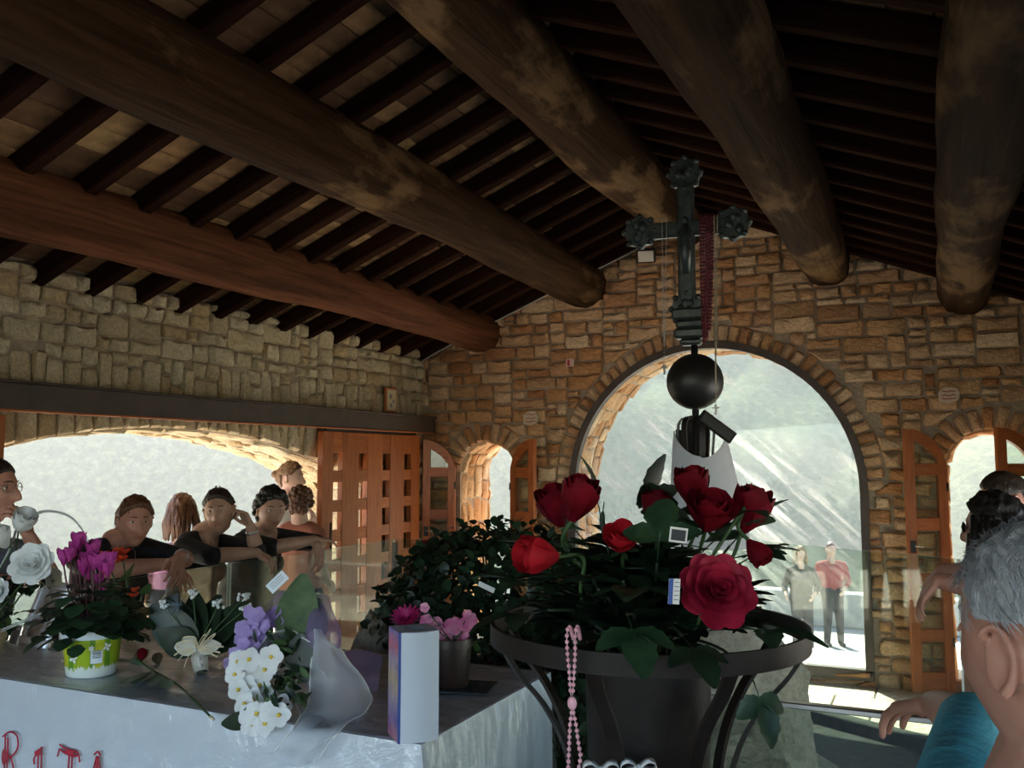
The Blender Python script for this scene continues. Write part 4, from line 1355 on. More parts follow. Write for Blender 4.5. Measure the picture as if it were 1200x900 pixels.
# rosaries on the cross arms
def hang_rosary(label, mat, u0, u1, vtop, vbot, D, r, step, strands, tail=True, back=.07, slope=.00026):
    c = at_d((u0 + u1) / 2, vtop, D)
    t = thing('rosary', label, 'rosary', c)
    q = lambda u, v, dd=0: at_d(u, v, D + dd - slope * max(0, v - vtop)) - c      # hangs plumb
    for s in range(strands):
        o_ = (s - (strands - 1) / 2) * 3.0
        L_ = vbot - 7 * s * (strands > 1)
        pts = smoothpath([q(u0 + o_, vtop + 14, back), q(u0 + o_, vtop - 3, back * .7), q(u0 + o_, vtop - 4, back * .2), q(u0 + o_, vtop + 12), q(u0 + o_ + 1, (vtop + L_) / 2), q((u0 + u1) / 2 + o_, L_), q(u1 + o_ - 1, (vtop + L_) / 2), q(u1 + o_, vtop + 12), q(u1 + o_, vtop - 4, back * .2), q(u1 + o_, vtop - 3, back * .7), q(u1 + o_, vtop + 14, back)], 8)
        b = MB(); bead_strand(b, pts, r, step)
        obj('bead_strand', b, mat, t, True)
        obj('chain', MB().tube(pts, .0011, 5), MAT['steel'], t, True)
    if tail:
        m_ = (u0 + u1) / 2
        pts = [q(m_, vbot), q(m_, vbot + 22)]
        b = MB(); bead_strand(b, pts, r, step * 1.4)
        obj('tail_strand', b, mat, t, True)
        M = Matrix.Translation(q(m_, vbot + 22)) @ Matrix.Rotation(YAW, 4, 'Z')
        obj('crucifix', MB().box(-.003, .003, -.002, .002, -.036, 0, 0, M).box(-.011, .011, -.002, .002, -.014, -.008, 0, M), MAT['steel'], t)
    return t
MAT['clear_bead'] = simple('crystal_bead', (0.60, 0.60, 0.55), .12, spec=.8)
MAT['red_bead'] = simple('dark_red_bead', (0.11, 0.005, 0.010), .3)
MAT['gold_bead'] = simple('amber_bead', (0.42, 0.36, 0.22), .25)
hang_rosary('crystal bead rosary hung on the cross arm beside the floodlight', MAT['clear_bead'], 776, 781, 261, 405, CD + .068, .0026, .0085, 1, True, .062)
hang_rosary('thick dark red bead rosary looped over the cross arm', MAT['red_bead'], 824, 832, 258, 402, CD + .002, .0062, .0125, 3, False, .088, .00044)
hang_rosary('long amber bead rosary hanging from the cross arm past the ball', MAT['gold_bead'], 837, 840.5, 258, 452, CD - .008, .0030, .0080, 1, True, .075, .00046)
# white cloth draped on the bracket
def cloth_fn(u, v):
    a = lerp(-PI * .98, PI * .02, u) + YAW * 0          # front half round the pole, open to the back
    f = math.sin(u * PI)
    top = cz(506) - .088 * math.sin(u * PI) ** 1.3 + (.0 if u < .5 else -.012 * u)
    bot = cz(640)
    z = lerp(top, bot, v)
    rx = lerp(.088, .135, v ** .8) + .006 * math.sin(u * 26 + v * 3) * v
    return (rx * math.cos(a) + .012 + .03 * v, .075 * math.sin(a) * lerp(1, 1.3, v) + .01, z)
t = thing('draped_shirt', 'small white shirt draped open-necked below the black ball', 'garment', (cross.location.x, cross.location.y, 1.0), (0, 0, math.radians(12)))
mb = MB(); mb.grid(cloth_fn, 40, 20)
MAT['white_cloth'] = simple('white_cotton', (0.70, 0.72, 0.76), .85, (0.76, 0.78, 0.82), 12, trans=.35)
obj('shirt_front', mb, MAT['white_cloth'], t, True, fix=False)
edge = [Vector(cloth_fn(i / 39, 0)) for i in range(40)]
obj('neckline_hem', MB().tube(edge, .003, 6), MAT['white_cloth'], t, True)
bd = MB()
for q in range(14):
    bd.tube([Vector(cloth_fn(.22 + .012 * q, .22 + .05 * math.sin(q * 1.3))) * 1.0 + Vector((0, -.004, 0)), Vector(cloth_fn(.232 + .012 * q, .22 + .05 * math.sin((q + 1) * 1.3))) + Vector((0, -.004, 0))], .0015, 5)
obj('embroidery', bd, simple('blue_thread', (0.32, 0.42, 0.62), .7), t, True)
# ================================================================== the altar table and what lies on it
TX0, TX1, TY0, TY1, TZ = -3.14, -1.115, 1.87, 2.665, 0.95
altar = thing('altar_table', 'long altar table under a white embroidered cloth and clear plastic sheet', 'table', ((TX0 + TX1) / 2, (TY0 + TY1) / 2, 0))
AC = altar.location.copy()
hx, hy = (TX1 - TX0) / 2, (TY1 - TY0) / 2
MAT['altar_cloth'] = simple('white_linen', (0.70, 0.74, 0.80), .8, (0.76, 0.80, 0.85), 5, bstr=.15, bscale=400, bdist=.001)
obj('table_core', MB().bbox(-hx + .02, hx - .02, -hy + .02, hy - .02, 0.002, TZ - .012, .01), simple('plain_wood', (0.30, 0.2, 0.12), .6), altar)
def drape(x, y, off, amp, flare, nz=14, z1=TZ, zb=.04, ph=0.0, wrinkle=0.0):
    """closed skirt plus top, as one cloth"""
    mb = MB()
    per = []
    n1, n2 = 90, 40
    for i in range(n1): per.append((lerp(-x, x, i / n1), -y, (0, -1)))
    for i in range(n2): per.append((x, lerp(-y, y, i / n2), (1, 0)))
    for i in range(n1): per.append((lerp(x, -x, i / n1), y, (0, 1)))
    for i in range(n2): per.append((-x, lerp(y, -y, i / n2), (-1, 0)))
    N = len(per); vs_ = []; fs_ = []
    for k in range(nz):
        t = k / (nz - 1)
        z = lerp(z1, zb, t)
        for i, (px_, py_, nn) in enumerate(per):
            w = amp * t * (math.sin(i * .55 + ph) + .6 * math.sin(i * 1.27 + 2 * t + ph)) + flare * t + off
            if k == 0: w = off - .006
            vs_.append((px_ + nn[0] * w, py_ + nn[1] * w, z if k else z1 + .0))
    for k in range(nz - 1):
        for i in range(N):
            j = (i + 1) % N
            fs_.append((k * N + i, k * N + j, (k + 1) * N + j, (k + 1) * N + i))
    mb.add(vs_, fs_)
    if wrinkle:
        def wf(u, v):
            a, c = lerp(-x, x, u), lerp(-y, y, v)
            h = abs(mnoise.noise(Vector((a * 7 + c * 3, c * 13, 3)))) + .5 * abs(mnoise.noise(Vector((a * 19 - c * 9, c * 27, 8))))
            return (a, c, z1 + .0005 + wrinkle * h)
        mb.grid(wf, 150, 80)
    else:
        mb.add([(-x, -y, z1 + .001), (x, -y, z1 + .001), (x, y, z1 + .001), (-x, y, z1 + .001)], [(0, 1, 2, 3)])
    return mb
cloth = obj('altar_cloth', drape(hx, hy, .006, .004, .012), MAT['altar_cloth'], altar, 50)
m, nt, b = new_mat('clear_plastic')
nt.nodes.remove(b)
tr = nt.nodes.new('ShaderNodeBsdfTransparent'); tr.inputs['Color'].default_value = (.93, .95, .96, 1)
gl = nt.nodes.new('ShaderNodeBsdfGlossy'); gl.inputs['Roughness'].default_value = .09
lw = nt.nodes.new('ShaderNodeLayerWeight'); lw.inputs['Blend'].default_value = .5
sch = math_n(nt, 'ADD', math_n(nt, 'MULTIPLY', math_n(nt, 'POWER', lw.outputs['Facing'], 2.5), .7), .10)
mx = nt.nodes.new('ShaderNodeMixShader')
L(nt, sch, mx.inputs[0]); L(nt, tr.outputs[0], mx.inputs[1]); L(nt, gl.outputs[0], mx.inputs[2])
bp = nt.nodes.new('ShaderNodeBump'); bp.inputs['Strength'].default_value = .9; bp.inputs['Distance'].default_value = .012
wr_ = math_n(nt, 'ADD', noise(nt, 9, 5, .6, stretch=(1, 2.6, 1), dist=1.2), math_n(nt, 'MULTIPLY', noise(nt, 34, 4, .6, stretch=(1, 2, 1)), .3))
L(nt, wr_, bp.inputs['Height']); L(nt, bp.outputs[0], gl.inputs['Normal'])
L(nt, mx.outputs[0], nt.nodes['Material Output'].inputs['Surface'])
MAT['plastic'] = m
obj('plastic_sheet', drape(hx, hy, .013, .010, .03, 16, TZ + .002, .25, 1.0, .011), MAT['plastic'], altar, True)
# embroidered letters R I T A on the front of the cloth
MAT['red_thread'] = simple('red_thread', (0.46, 0.02, 0.045), .7)
YF = TY0 - .020
def stitch(pts, r=.0024, n=6, closed=False):
    return smoothpath(pts, n)
LET = {'R': [[(.0, 0), (.003, .065), (.0, .135)], [(-.012, .128), (.02, .146), (.052, .138), (.058, .105), (.034, .078), (.006, .072)], [(.03, .075), (.045, .04), (.066, .002)], [(.012, .0), (.015, .065), (.012, .128)], [(-.014, .0), (.024, .0)]],
       'I': [[(.0, .0), (.002, .06), (.0, .12)], [(.014, .0), (.016, .06), (.014, .12)], [(-.018, .09), (-.006, .108), (.016, .128)], [(-.016, .0), (.03, .0)], [(-.018, .09), (-.014, .075)]],
       'T': [[(.008, 0), (.010, .06), (.012, .112)], [(.022, 0), (.024, .06), (.024, .112)], [(-.030, .122), (.0, .112), (.036, .110), (.050, .118)], [(-.03, .134), (.0, .126), (.036, .124), (.05, .118)], [(-.030, .122), (-.036, .10)], [(.05, .118), (.056, .096)], [(-.008, 0), (.036, 0)]],
       'A': [[(-.032, 0), (-.014, .06), (.004, .125)], [(-.020, 0), (-.004, .055), (.010, .125)], [(.044, 0), (.028, .06), (.010, .125)], [(.032, 0), (.018, .055), (.006, .115)], [(-.012, .045), (.028, .045)], [(-.006, .128), (.008, .138), (.02, .128)]]}
for ch, (u, v) in zip('RITA', ((6, 865), (45, 876), (78, 878), (112, 886))):
    p = at_y(u, v, YF)
    mb = MB()
    z0 = p.z - .125
    for stx in LET[ch]:
        mb.tube(smoothpath([(p.x - AC.x + a, YF - AC.y, z0 + b_) for a, b_ in stx], 6), .0026, 6)
    if ch == 'R': mb.sphere((p.x - AC.x, YF - AC.y, z0 + .07), .016, 10, 8, 0, (.8, .15, 1.6))
    if ch == 'T': mb.sphere((p.x - AC.x + .01, YF - AC.y, z0 + .117), .009, 10, 8, 0, (2.6, .2, .7))
    if ch == 'I': mb.sphere((p.x - AC.x - .004, YF - AC.y, z0 + .108), .009, 10, 8, 0, (1.4, .2, .9))
    o = obj('embroidered_letter', mb, MAT['red_thread'], altar, True)
    o['label'] = 'red embroidered letter ' + ch

def on_table(u, v): return at_z(u, v, TZ + .006)
MAT['stem_red'] = simple('reddish_stem', (.10, .022, .03), .5)
# ------------------------------------------------------------------ cyclamen in a green printed pot
pc = on_table(107, 789)
cyc = thing('potted_cyclamen', 'magenta cyclamen in a green printed plastic pot', 'potted plant', pc, (0, 0, YAW + math.radians(22)))
m, nt, b = new_mat('green_printed_plastic')
tc = nt.nodes.new('ShaderNodeTexCoord')
sx = nt.nodes.new('ShaderNodeSeparateXYZ'); L(nt, tc.outputs['Object'], sx.inputs[0])
wv = math_n(nt, 'SINE', math_n(nt, 'MULTIPLY', sx.outputs['X'], 62.0))
hb = ramp(nt, [(.42, (.34, .46, .02)), (.46, (.10, .26, .02)), (.75, (.14, .32, .02)), (.8, (.52, .56, .03))], math_n(nt, 'ADD', math_n(nt, 'MULTIPLY', wv, .4), .5))
gr = noise(nt, 90, 4, .7, stretch=(1, 1, .18))
mk = math_n(nt, 'GREATER_THAN', math_n(nt, 'ADD', math_n(nt, 'MULTIPLY', math_n(nt, 'SUBTRACT', .040, sx.outputs['Z']), 12.0), gr), .62)
c1 = mixc(nt, mk, hb.outputs['Color'], (.72, .78, .74))
L(nt, c1, b.inputs['Base Color']); b.inputs['Roughness'].default_value = .35
MAT['pot_print'] = m
MAT['pot_rim'] = simple('pale_blue_plastic', (0.66, 0.74, 0.80), .35)
PH = .142
obj('pot', MB().lathe([(.001, .0), (.070, .0), (.074, .006), (.086, PH - .026)], 48), MAT['pot_print'], cyc, 40)
obj('pot_rim', MB().lathe([(.086, PH - .026), (.093, PH - .024), (.095, PH), (.090, PH + .001), (.086, PH - .012), (.001, PH - .012)], 48), MAT['pot_rim'], cyc, 40)
def on_pot(a, z, e=.0012):
    r = lerp(.074, .086, z / (PH - .026)) + e
    return Vector((r * math.sin(a), -r * math.cos(a), z)), Vector((math.sin(a), -math.cos(a), 0)), Vector((math.cos(a), math.sin(a), 0))
for (a, z, s) in ((-.62, .062, .016), (.02, .092, .010), (.55, .092, .015)):
    p, nn, tx = on_pot(a, z, .0022)
    mb = MB()
    for q in range(4 if s > .012 else 6):
        k = 2 * PI * q / (4 if s > .012 else 6) + .4
        d = tx * math.cos(k) + Vector((0, 0, 1)) * math.sin(k)
        mb.add([p + nn * .0006, p + d * s * .5 + d.cross(nn) * s * .34, p + d * s, p + d * s * .5 - d.cross(nn) * s * .34], [(0, 1, 2, 3)])
    obj('printed_daisy', mb, MAT['petal_white'], cyc, fix=False)
mb = MB()
for q in range(2):
    pass
bars = MB()
for q in range(9):
    z = .050 + q * .0042
    w = .0016 if q % 3 else .0024
    ps = [on_pot(.06 + (j / 4) * .30, z, .0020)[0] for j in range(5)]
    bars.strap(ps, w, .0004, (0, 0, 1))
lab = MB()
lab.strap([on_pot(.0 + (j / 6) * .42, .068, .0012)[0] for j in range(7)], .046, .0005, (0, 0, 1))
o = obj('barcode_patch', lab, MAT['pot_rim'], cyc)
obj('barcode_bars', bars, MAT['print_dark'], o)
rnd = random.Random(12)
Rinv = Matrix.Rotation(-(YAW + math.radians(22)), 3, 'Z')
Dp = pc.x * -math.sin(YAW) + pc.y * math.cos(YAW)
def lp_(u, v, dd=0.0):                    # pixel to the plant's local frame, at the plant's depth
    return Rinv @ (at_d(u, v, Dp + dd) - pc)
for k in range(150):
    a = rnd.uniform(0, 2 * PI); rr = rnd.uniform(.03, .165); z = PH + rnd.uniform(.0, .16) * (1 - .45 * rr / .165)
    if rr > .11: z -= rnd.uniform(.0, .05)
    p = Vector((rr * math.cos(a), rr * math.sin(a), z))
    mb = MB()
    leaf(mb, p - Vector((math.cos(a), math.sin(a), .2)) * .02, (math.cos(a), math.sin(a), rnd.uniform(-.5, .3)), (0, 0, 1), rnd.uniform(.05, .075), rnd.uniform(.05, .072), .3, .1, 6, 0, .04, True)
    obj('leaf', mb, MAT[rnd.choice(('leaf_dark', 'leaf', 'leaf'))], cyc, True, fix=False)
for (u, v, s) in ((82, 650, .8), (88, 645, .9), (110, 660, .9), (130, 655, .8), (104, 672, .9), (112, 640, .8), (75, 655, 1), (92, 637, 1.05), (99, 668, 1), (118, 662, 1.1), (126, 668, .9), (108, 648, 1), (100, 655, .8), (124, 690, .6), (115, 680, .8)):
    c = lp_(u, v, rnd.uniform(-.06, .06))
    fl = MB()
    for q in range(5):
        a = 2 * PI * q / 5 + rnd.uniform(-.2, .2)
        leaf(fl, c - Vector((0, 0, .022)), (math.cos(a) * .62, math.sin(a) * .62, 1), (math.cos(a), math.sin(a), -.4), .062 * s, .040 * s, .22, -.16, 7, 0, .05, True)
    o = obj('blossom', fl, MAT['petal_magenta'], cyc, True, fix=False)
    obj('flower_stem', MB().tube(smoothpath([(c.x * .3, c.y * .3, PH - .01), (c.x * .8, c.y * .8, (PH + c.z) / 2), c - Vector((0, 0, .022))], 5), .0026, 6), MAT['stem_red'], o, True)
# geranium behind it
gp = on_table(150, 752)
ger = thing('geranium_sprig', 'orange-red geranium sprig with round leaves beside the cyclamen', 'flower', gp)
Dg = gp.x * -math.sin(YAW) + gp.y * math.cos(YAW)
gl_ = lambda u, v, dd=0: at_d(u, v, Dg + dd) - gp
for (u, v, n, s) in ((143, 650, 16, .040), (157, 696, 10, .030), (122, 652, 6, .02)):
    c = gl_(u, v)
    fl = MB()
    for q in range(n):
        p = c + Vector((rnd.uniform(-1, 1), rnd.uniform(-1, 1), rnd.uniform(-.8, .8))) * s * .7
        for w in range(5):
            a = 2 * PI * w / 5
            leaf(fl, p, (math.cos(a), math.sin(a) - .4, .6 * math.sin(a * 2)), (0, -1, .6), .018, .014, -.2, .1, 3)
    o = obj('blossom', fl, MAT['petal_orange'], ger, True, fix=False)
    obj('flower_stem', MB().tube(smoothpath([(0, 0, .0), (c.x * .5 + .01, c.y * .5, c.z * .6), c], 5), .003, 6), MAT['stem'], o, True)
for (u, v, dr, s) in ((150, 672, (.5, -.6, .5), .085), (140, 690, (-.2, -.8, .2), .06), (170, 690, (.8, -.3, -.2), .05)):
    c = gl_(u, v, -.03)
    mb = MB(); leaf(mb, c - Vector(dr) * s * .4, dr, (0, -.7, .7), s, s * 1.05, .2, .08, 8)
    mb.tube(smoothpath([(0, 0, .01), (c.x * .6, c.y * .6, c.z * .6), c - Vector(dr) * s * .4], 4), .002, 5)
    obj('leaf', mb, MAT['leaf_mid'], ger, True, fix=False)

# ------------------------------------------------------------------ silver photo frame
fp = on_table(38, 757)
frame = thing('photo_frame', 'silver picture frame leaning beside the cyclamen pot', 'picture frame', fp, (math.radians(-20), 0, YAW - math.radians(38)))
MAT['silver'] = simple('polished_silver', (.82, .84, .88), .3, metal=.55)
fw, fh, fb = .205, .235, .028
for (x0, x1, z0, z1, nm) in ((-fw / 2, fw / 2, 0, fb, 'frame_bar'), (-fw / 2, fw / 2, fh - fb, fh, 'frame_bar'), (-fw / 2, -fw / 2 + fb, fb, fh - fb, 'frame_bar'), (fw / 2 - fb, fw / 2, fb, fh - fb, 'frame_bar')):
    obj(nm, MB().bbox(x0, x1, -.010, .006, z0, z1, .004), MAT['silver'], frame)
m, nt, b = new_mat('framed_photo')
L(nt, ramp(nt, [(.35, (.10, .09, .10)), (.5, (.30, .24, .20)), (.62, (.46, .47, .52))], noise(nt, 11, 3, .5)).outputs['Color'], b.inputs['Base Color'])
b.inputs['Roughness'].default_value = .15
obj('photo', MB().box(-fw / 2 + fb, fw / 2 - fb, -.001, .001, fb, fh - fb), m, frame)
obj('easel_leg', MB().strap([(0, .006, .18), (0, .075, .031)], .05, .003, (1, 0, 0)), MAT['print_dark'], frame)
o = card('holy_card', on_table(17, 757) + Vector((0, 0, .036)), .055, .07, (math.radians(-16), 0, YAW - .5), MAT['pot_rim'], 'small printed card propped against the silver picture frame', 'card',
         lambda o_, w, h: obj('picture', MB().box(-w * .3, w * .36, -.0016, -.001, -h * .4, h * .3), MAT['ink'], o_))

# ------------------------------------------------------------------ basket of white roses
bp_ = Vector((-2.985, 2.03, TZ + .008))
bas = thing('flower_basket', 'wicker flower basket with a thin arched wire handle', 'basket', bp_)
Db = bp_.x * -math.sin(YAW) + bp_.y * math.cos(YAW)
bl = lambda u, v, dd=0: at_d(u, v, Db + dd) - bp_
MAT['wicker'] = simple('wicker', (.42, .31, .16), .7, (.58, .45, .27), 40, stretch=(1, 1, 6))
mb = MB(); mb.lathe([(.001, 0), (.075, 0), (.10, .09), (.104, .09), (.08, -.0)], 32)
obj('bowl', mb, MAT['wicker'], bas, 40)
MAT['clear_wire'] = simple('clear_wire', (.62, .66, .66), .2, trans=.4)
hp = smoothpath([(-.092, .02, .085), bl(8, 650, .09), bl(20, 618, .10), bl(38, 604, .10), bl(55, 598, .10), bl(80, 604, .10), bl(97, 622, .09), bl(103, 640, .08), bl(104, 690, .06), (.092, .02, .085)], 6)
obj('handle', MB().tube(hp, .0028, 7).tube([p + Vector((.005, 0, -.005)) for p in hp], .002, 6), MAT['clear_wire'], bas, True)
mb = MB()
rnd = random.Random(31)
for k in range(160):
    c = bl(rnd.uniform(-24, 18), rnd.uniform(682, 738), rnd.uniform(-.06, .05)) if k % 3 else bl(rnd.uniform(8, 46), rnd.uniform(672, 692), rnd.uniform(.0, .05))
    leaf(mb, c, (rnd.uniform(-1, 1), rnd.uniform(-1, .2), rnd.uniform(-.4, .6)), (0, 0, 1), rnd.uniform(.03, .06), rnd.uniform(.012, .03), .3, .15, 5, rnd.choice((0, 0, 1)))
o = obj('fern_leaves', mb, [MAT['leaf_dark'], MAT['leaf_mid']], bas, True, fix=False); o['kind'] = 'stuff'
for k, (u, v, rp, kind, dr, lab) in enumerate(((27, 612, 17, 'bud', (.5, -.5, .6), 'half-open white rose at the top of the wicker basket'), (32, 657, 22, 'open', (.1, -.95, .4), 'wide open white rose facing out of the wicker basket'),
                                          (0, 630, 16, 'half', (-.4, -.4, .8), 'white rose at the frame side of the man in the wicker basket'), (58, 678, 13, 'half', (.6, -.5, .3), 'small white rose drooping over the picture frame'), (-8, 692, 13, 'open', (-.3, -.9, .3), 'open white rose on the far side of the wicker basket'))):
    t = thing('white_rose', ['half-open white rose standing tallest in the wicker basket', 'wide open white rose facing out of the wicker basket', 'half-open white rose in front of the man in profile',
                             'small cream rose drooping from the basket over the picture frame', 'open white rose on the outer side of the wicker basket'][k], 'rose', bp_ + Vector((0, 0, .03)), group='white roses in the basket')
    R = rp / FPX * Db
    d = (rm @ Vector(dr)).normalized()
    c = at_d(u, v, Db + (.06, -.07, .03, .10, -.10)[k]) - t.location
    base = c - d * R * .9
    rose_bloom(t, base, d, R, kind, MAT['petal_white' if k != 3 else 'petal_cream'], 700 + k)
    rt_ = rm @ Vector(((.0, .05, 0), (.03, -.04, 0), (-.05, .02, 0), (.06, .01, 0), (-.03, -.05, 0))[k])
    obj('stem', MB().tube(smoothpath([rt_, rt_.lerp(base, .5) + (rm @ Vector(((0, .05, 0), (0, -.02, 0), (-.02, .03, 0), (-.01, .0, .05), (0, -.03, 0))[k])), base - d * .02, base], 5), .003, 6), MAT['stem'], t, True)
    leaf_spray(t, rt_.lerp(base, .5), (d.x, d.y, .2), .08, MAT['leaf'], 800 + k)

# ------------------------------------------------------------------ leaf bouquet with a raffia bow
lc = at_z(237, 788, TZ + .028)
lb = thing('leaf_bouquet', 'bouquet of broad dark leaves tied with a straw raffia bow', 'bouquet', lc)
Dl = lc.x * -math.sin(YAW) + lc.y * math.cos(YAW)
ll = lambda u, v, dd=0: at_d(u, v, Dl + dd) - lc
obj('paper_wrap', MB().tube([ll(236, 787, .0), ll(234, 770, .02), ll(232, 758, .05)], [.022, .026, .020], 14), MAT['petal_cream'], lb, True)
obj('stem_end', MB().tube([ll(237, 789, -.003), ll(236, 784, .0)], [.016, .017], 12), MAT['stem_dark'], lb)
for q, (u, v) in enumerate(((229, 762), (233, 772), (235, 780))):
    obj('pearl', MB().sphere(ll(u, v, -.022), .0055, 10, 8), simple('pearl', (.75, .78, .80), .15) if q == 0 else bpy.data.materials['pearl'], lb, True)
K = ll(231, 761, -.015)
MAT['raffia'] = simple('raffia', (.66, .56, .36), .7, (.76, .68, .48), 30)
for q, (u, v) in enumerate(((206, 755), (204, 768), (214, 748), (246, 738), (252, 744), (238, 745), (258, 765), (262, 758), (216, 782), (208, 775), (255, 770))):
    e = ll(u, v, -.03)
    mb = MB()
    if q in (0, 2, 3, 5, 4):
        mid = (K + e) * .5
        sd = Vector((.02, 0, .02))
        pts = smoothpath([K, mid + sd, e, mid - sd * .6, K], 6)
    else:
        pts = smoothpath([K, (K + e) * .5 + Vector((0, -.01, .008)), e], 6)
    mb.strap(pts, .005, .0012, (0, .6, .8))
    obj('raffia_loop', mb, MAT['raffia'], lb)
for q, (u, v, wd) in enumerate(((205, 758, .026), (260, 756, .024), (216, 748, .028))):
    e = ll(u, v, -.02)
    mb = MB(); leaf(mb, K, e - K, (0, -1, .3), (e - K).length, .05, -.1, .1, 6)
    obj('ribbon', mb, MAT['petal_cream'], lb, True, fix=False)
for q, (u, v, dd, w) in enumerate(((180, 715, .04, .13), (196, 705, .10, .12), (225, 698, .12, .12), (252, 702, .10, .12), (283, 712, .05, .13), (190, 742, -.01, .10), (295, 735, .02, .10))):
    e = ll(u, v, dd)
    b0 = ll(232, 764, .03)
    mb = MB(); leaf(mb, b0, e - b0, (0, -1, .55), (e - b0).length * 1.12, w, .12, .10, 10)
    obj('broad_leaf', mb, MAT['leaf_dark'], lb, True, fix=False)
for q, (u, v) in enumerate(((226, 696), (256, 708), (286, 700), (192, 708), (290, 712))):
    c = ll(u, v, .03)
    fl = MB()
    for w in range(14):
        fl.sphere(c + Vector((rnd.uniform(-.016, .016), rnd.uniform(-.016, .016), rnd.uniform(-.010, .010))), .0055, 6, 5)
    o = obj('white_blossom', fl, MAT['petal_white'], lb, True)
    obj('blossom_stem', MB().tube([ll(232, 760, .04), c], .002, 5), MAT['stem'], o, True)
th = MB()
for w in range(40):
    a = rnd.uniform(0, 2 * PI); c = ll(210, 708, .03)
    th.tube([c, c + Vector((math.cos(a), rnd.uniform(-1, 0), math.sin(a))) * .035], [.002, .0006], 5)
obj('thistle_head', th, simple('grey_blue_thistle', (.10, .13, .16), .6), lb)

# ------------------------------------------------------------------ single rose lying on the plastic
sr = on_table(180, 795)
lr = thing('cut_rose', 'single wilted dark red rose with grey-green leaves lying on the plastic', 'rose', sr)
tz = lambda u, v, h=.006: at_z(u, v, TZ + h) - sr
st = smoothpath([tz(160, 772, .03), tz(178, 785, .012), tz(205, 800), tz(225, 818), tz(248, 841)], 6)
obj('stem', MB().tube(st, .0030, 7), MAT['stem'], lr, True)
obj('stem_tip', MB().tube([tz(247, 840), tz(250, 843)], .0042, 8), MAT['raffia'], lr, True)
for q, (a, b_, w) in enumerate((((158, 775), (136, 776), .040), ((172, 788), (150, 800), .044), ((170, 772), (166, 764), .036), ((178, 786), (162, 800), .036), ((184, 790), (180, 802), .034), ((186, 780), (184, 768), .026), ((190, 795), (197, 806), .030), ((165, 780), (160, 775), .03))):
    p0, p1 = tz(*a, .014), tz(*b_, .022)
    mb = MB(); leaf(mb, p0, p1 - p0, (0, -.3, 1), max(.062, (p1 - p0).length * 1.2), w * 1.35, -.02, .08, 8, 0, 0.0, True)
    obj('leaf', mb, MAT['leaf_pale' if q != 5 else 'leaf'], lr, True, fix=False)
R = .021
rose_bloom(lr, tz(166, 773, .03), (-.5, .5, .45), R, 'bud', MAT['petal_red'], 77)

# ------------------------------------------------------------------ white and lilac bouquet in tulle
qc = on_table(340, 835)
wb = thing('tulle_bouquet', 'lying bouquet of white and lilac flowers wrapped in white tulle', 'bouquet', qc)
Dq = qc.x * -math.sin(YAW) + qc.y * math.cos(YAW)
def ql(u, v, dd=0, h=.016):
    """photo pixel to the bouquet's frame; what would sink into the table lies on it or hangs over its front edge"""
    q_ = at_d(u, v, Dq + dd)
    if q_.z < TZ + h and q_.y > TY0 - .03:
        q_ = at_z(u, v, TZ + h)
        if q_.y < TY0 - .03: q_ = at_y(u, v, TY0 - .045)
    return q_ - qc
def blossom5(mb, c, d, r, n=5, mi=0):
    M = aim(c, d)
    for w in range(n):
        a = 2 * PI * w / n
        leaf(mb, c, M.to_3x3() @ Vector((math.cos(a), math.sin(a), .25)), M.to_3x3() @ Vector((0, 0, 1)), r, r * .98, .08, .10, 6, mi, 0.0, True)
rnd = random.Random(55)
WH = [(292, 772), (284, 790), (300, 788), (290, 805), (305, 803), (318, 770), (298, 820), (312, 818), (288, 825), (302, 836), (318, 834), (296, 848), (312, 848), (327, 838), (280, 775), (276, 790), (280, 808), (310, 785), (330, 828), (292, 838)]
for (u, v) in WH:
    c = ql(u, v, -.02 + rnd.uniform(-.03, .03), .040)
    d = (rm @ Vector((rnd.uniform(-.5, .3), -1, rnd.uniform(-.2, .5)))).normalized()
    mb = MB(); blossom5(mb, c, d, rnd.uniform(.030, .036))
    o = obj('white_blossom', mb, MAT['petal_white'], wb, True, fix=False)
    obj('flower_eye', MB().sphere(c + d * .006, .0055, 8, 6), MAT['yellow'], o, True)
for k in range(34):
    t_ = rnd.random()
    u, v = lerp(318, 276, t_) + rnd.uniform(-14, 14), lerp(715, 765, t_) + rnd.uniform(-14, 14)
    c = ql(u, v, .06 - .05 * t_ + rnd.uniform(-.03, .03))
    d = (rm @ Vector((rnd.uniform(-.7, .5), -1, rnd.uniform(-.3, .7)))).normalized()
    mb = MB(); blossom5(mb, c, d, rnd.uniform(.018, .024))
    obj('lilac_blossom', mb, MAT['petal_lilac'], wb, True, fix=False)
mb = MB()
for k in range(120):
    c = ql(rnd.uniform(300, 355), rnd.uniform(745, 830), rnd.uniform(.0, .06), .05)
    leaf(mb, c, (rnd.uniform(-1, 1), rnd.uniform(-1, 0), rnd.uniform(-.5, 1)), (0, -1, .5), rnd.uniform(.025, .05), rnd.uniform(.010, .02), .2, .1, 4, rnd.choice((0, 1)))
o = obj('greenery', mb, [MAT['leaf_dark'], MAT['leaf_mid']], wb, True, fix=False); o['kind'] = 'stuff'
for q, (a, b_, w, mt, dd) in enumerate((((342, 762), (356, 672), .125, 'leaf_mid', .06), ((360, 758), (372, 700), .10, 'leaf_dark', .07), ((350, 790), (352, 742), .09, 'leaf_dark', .02), ((300, 842), (258, 848), .05, 'leaf_dark', -.01), ((356, 800), (362, 752), .08, 'leaf_dark', .03), ((330, 770), (322, 742), .07, 'leaf_dark', .05))):
    p0, p1 = ql(*a, dd), ql(*b_, dd + .02)
    mb = MB(); leaf(mb, p0, p1 - p0, rm @ Vector((.15, -1, .4)), (p1 - p0).length, w, .04, .06, 10)
    obj('broad_leaf', mb, MAT[mt], wb, True, fix=False)
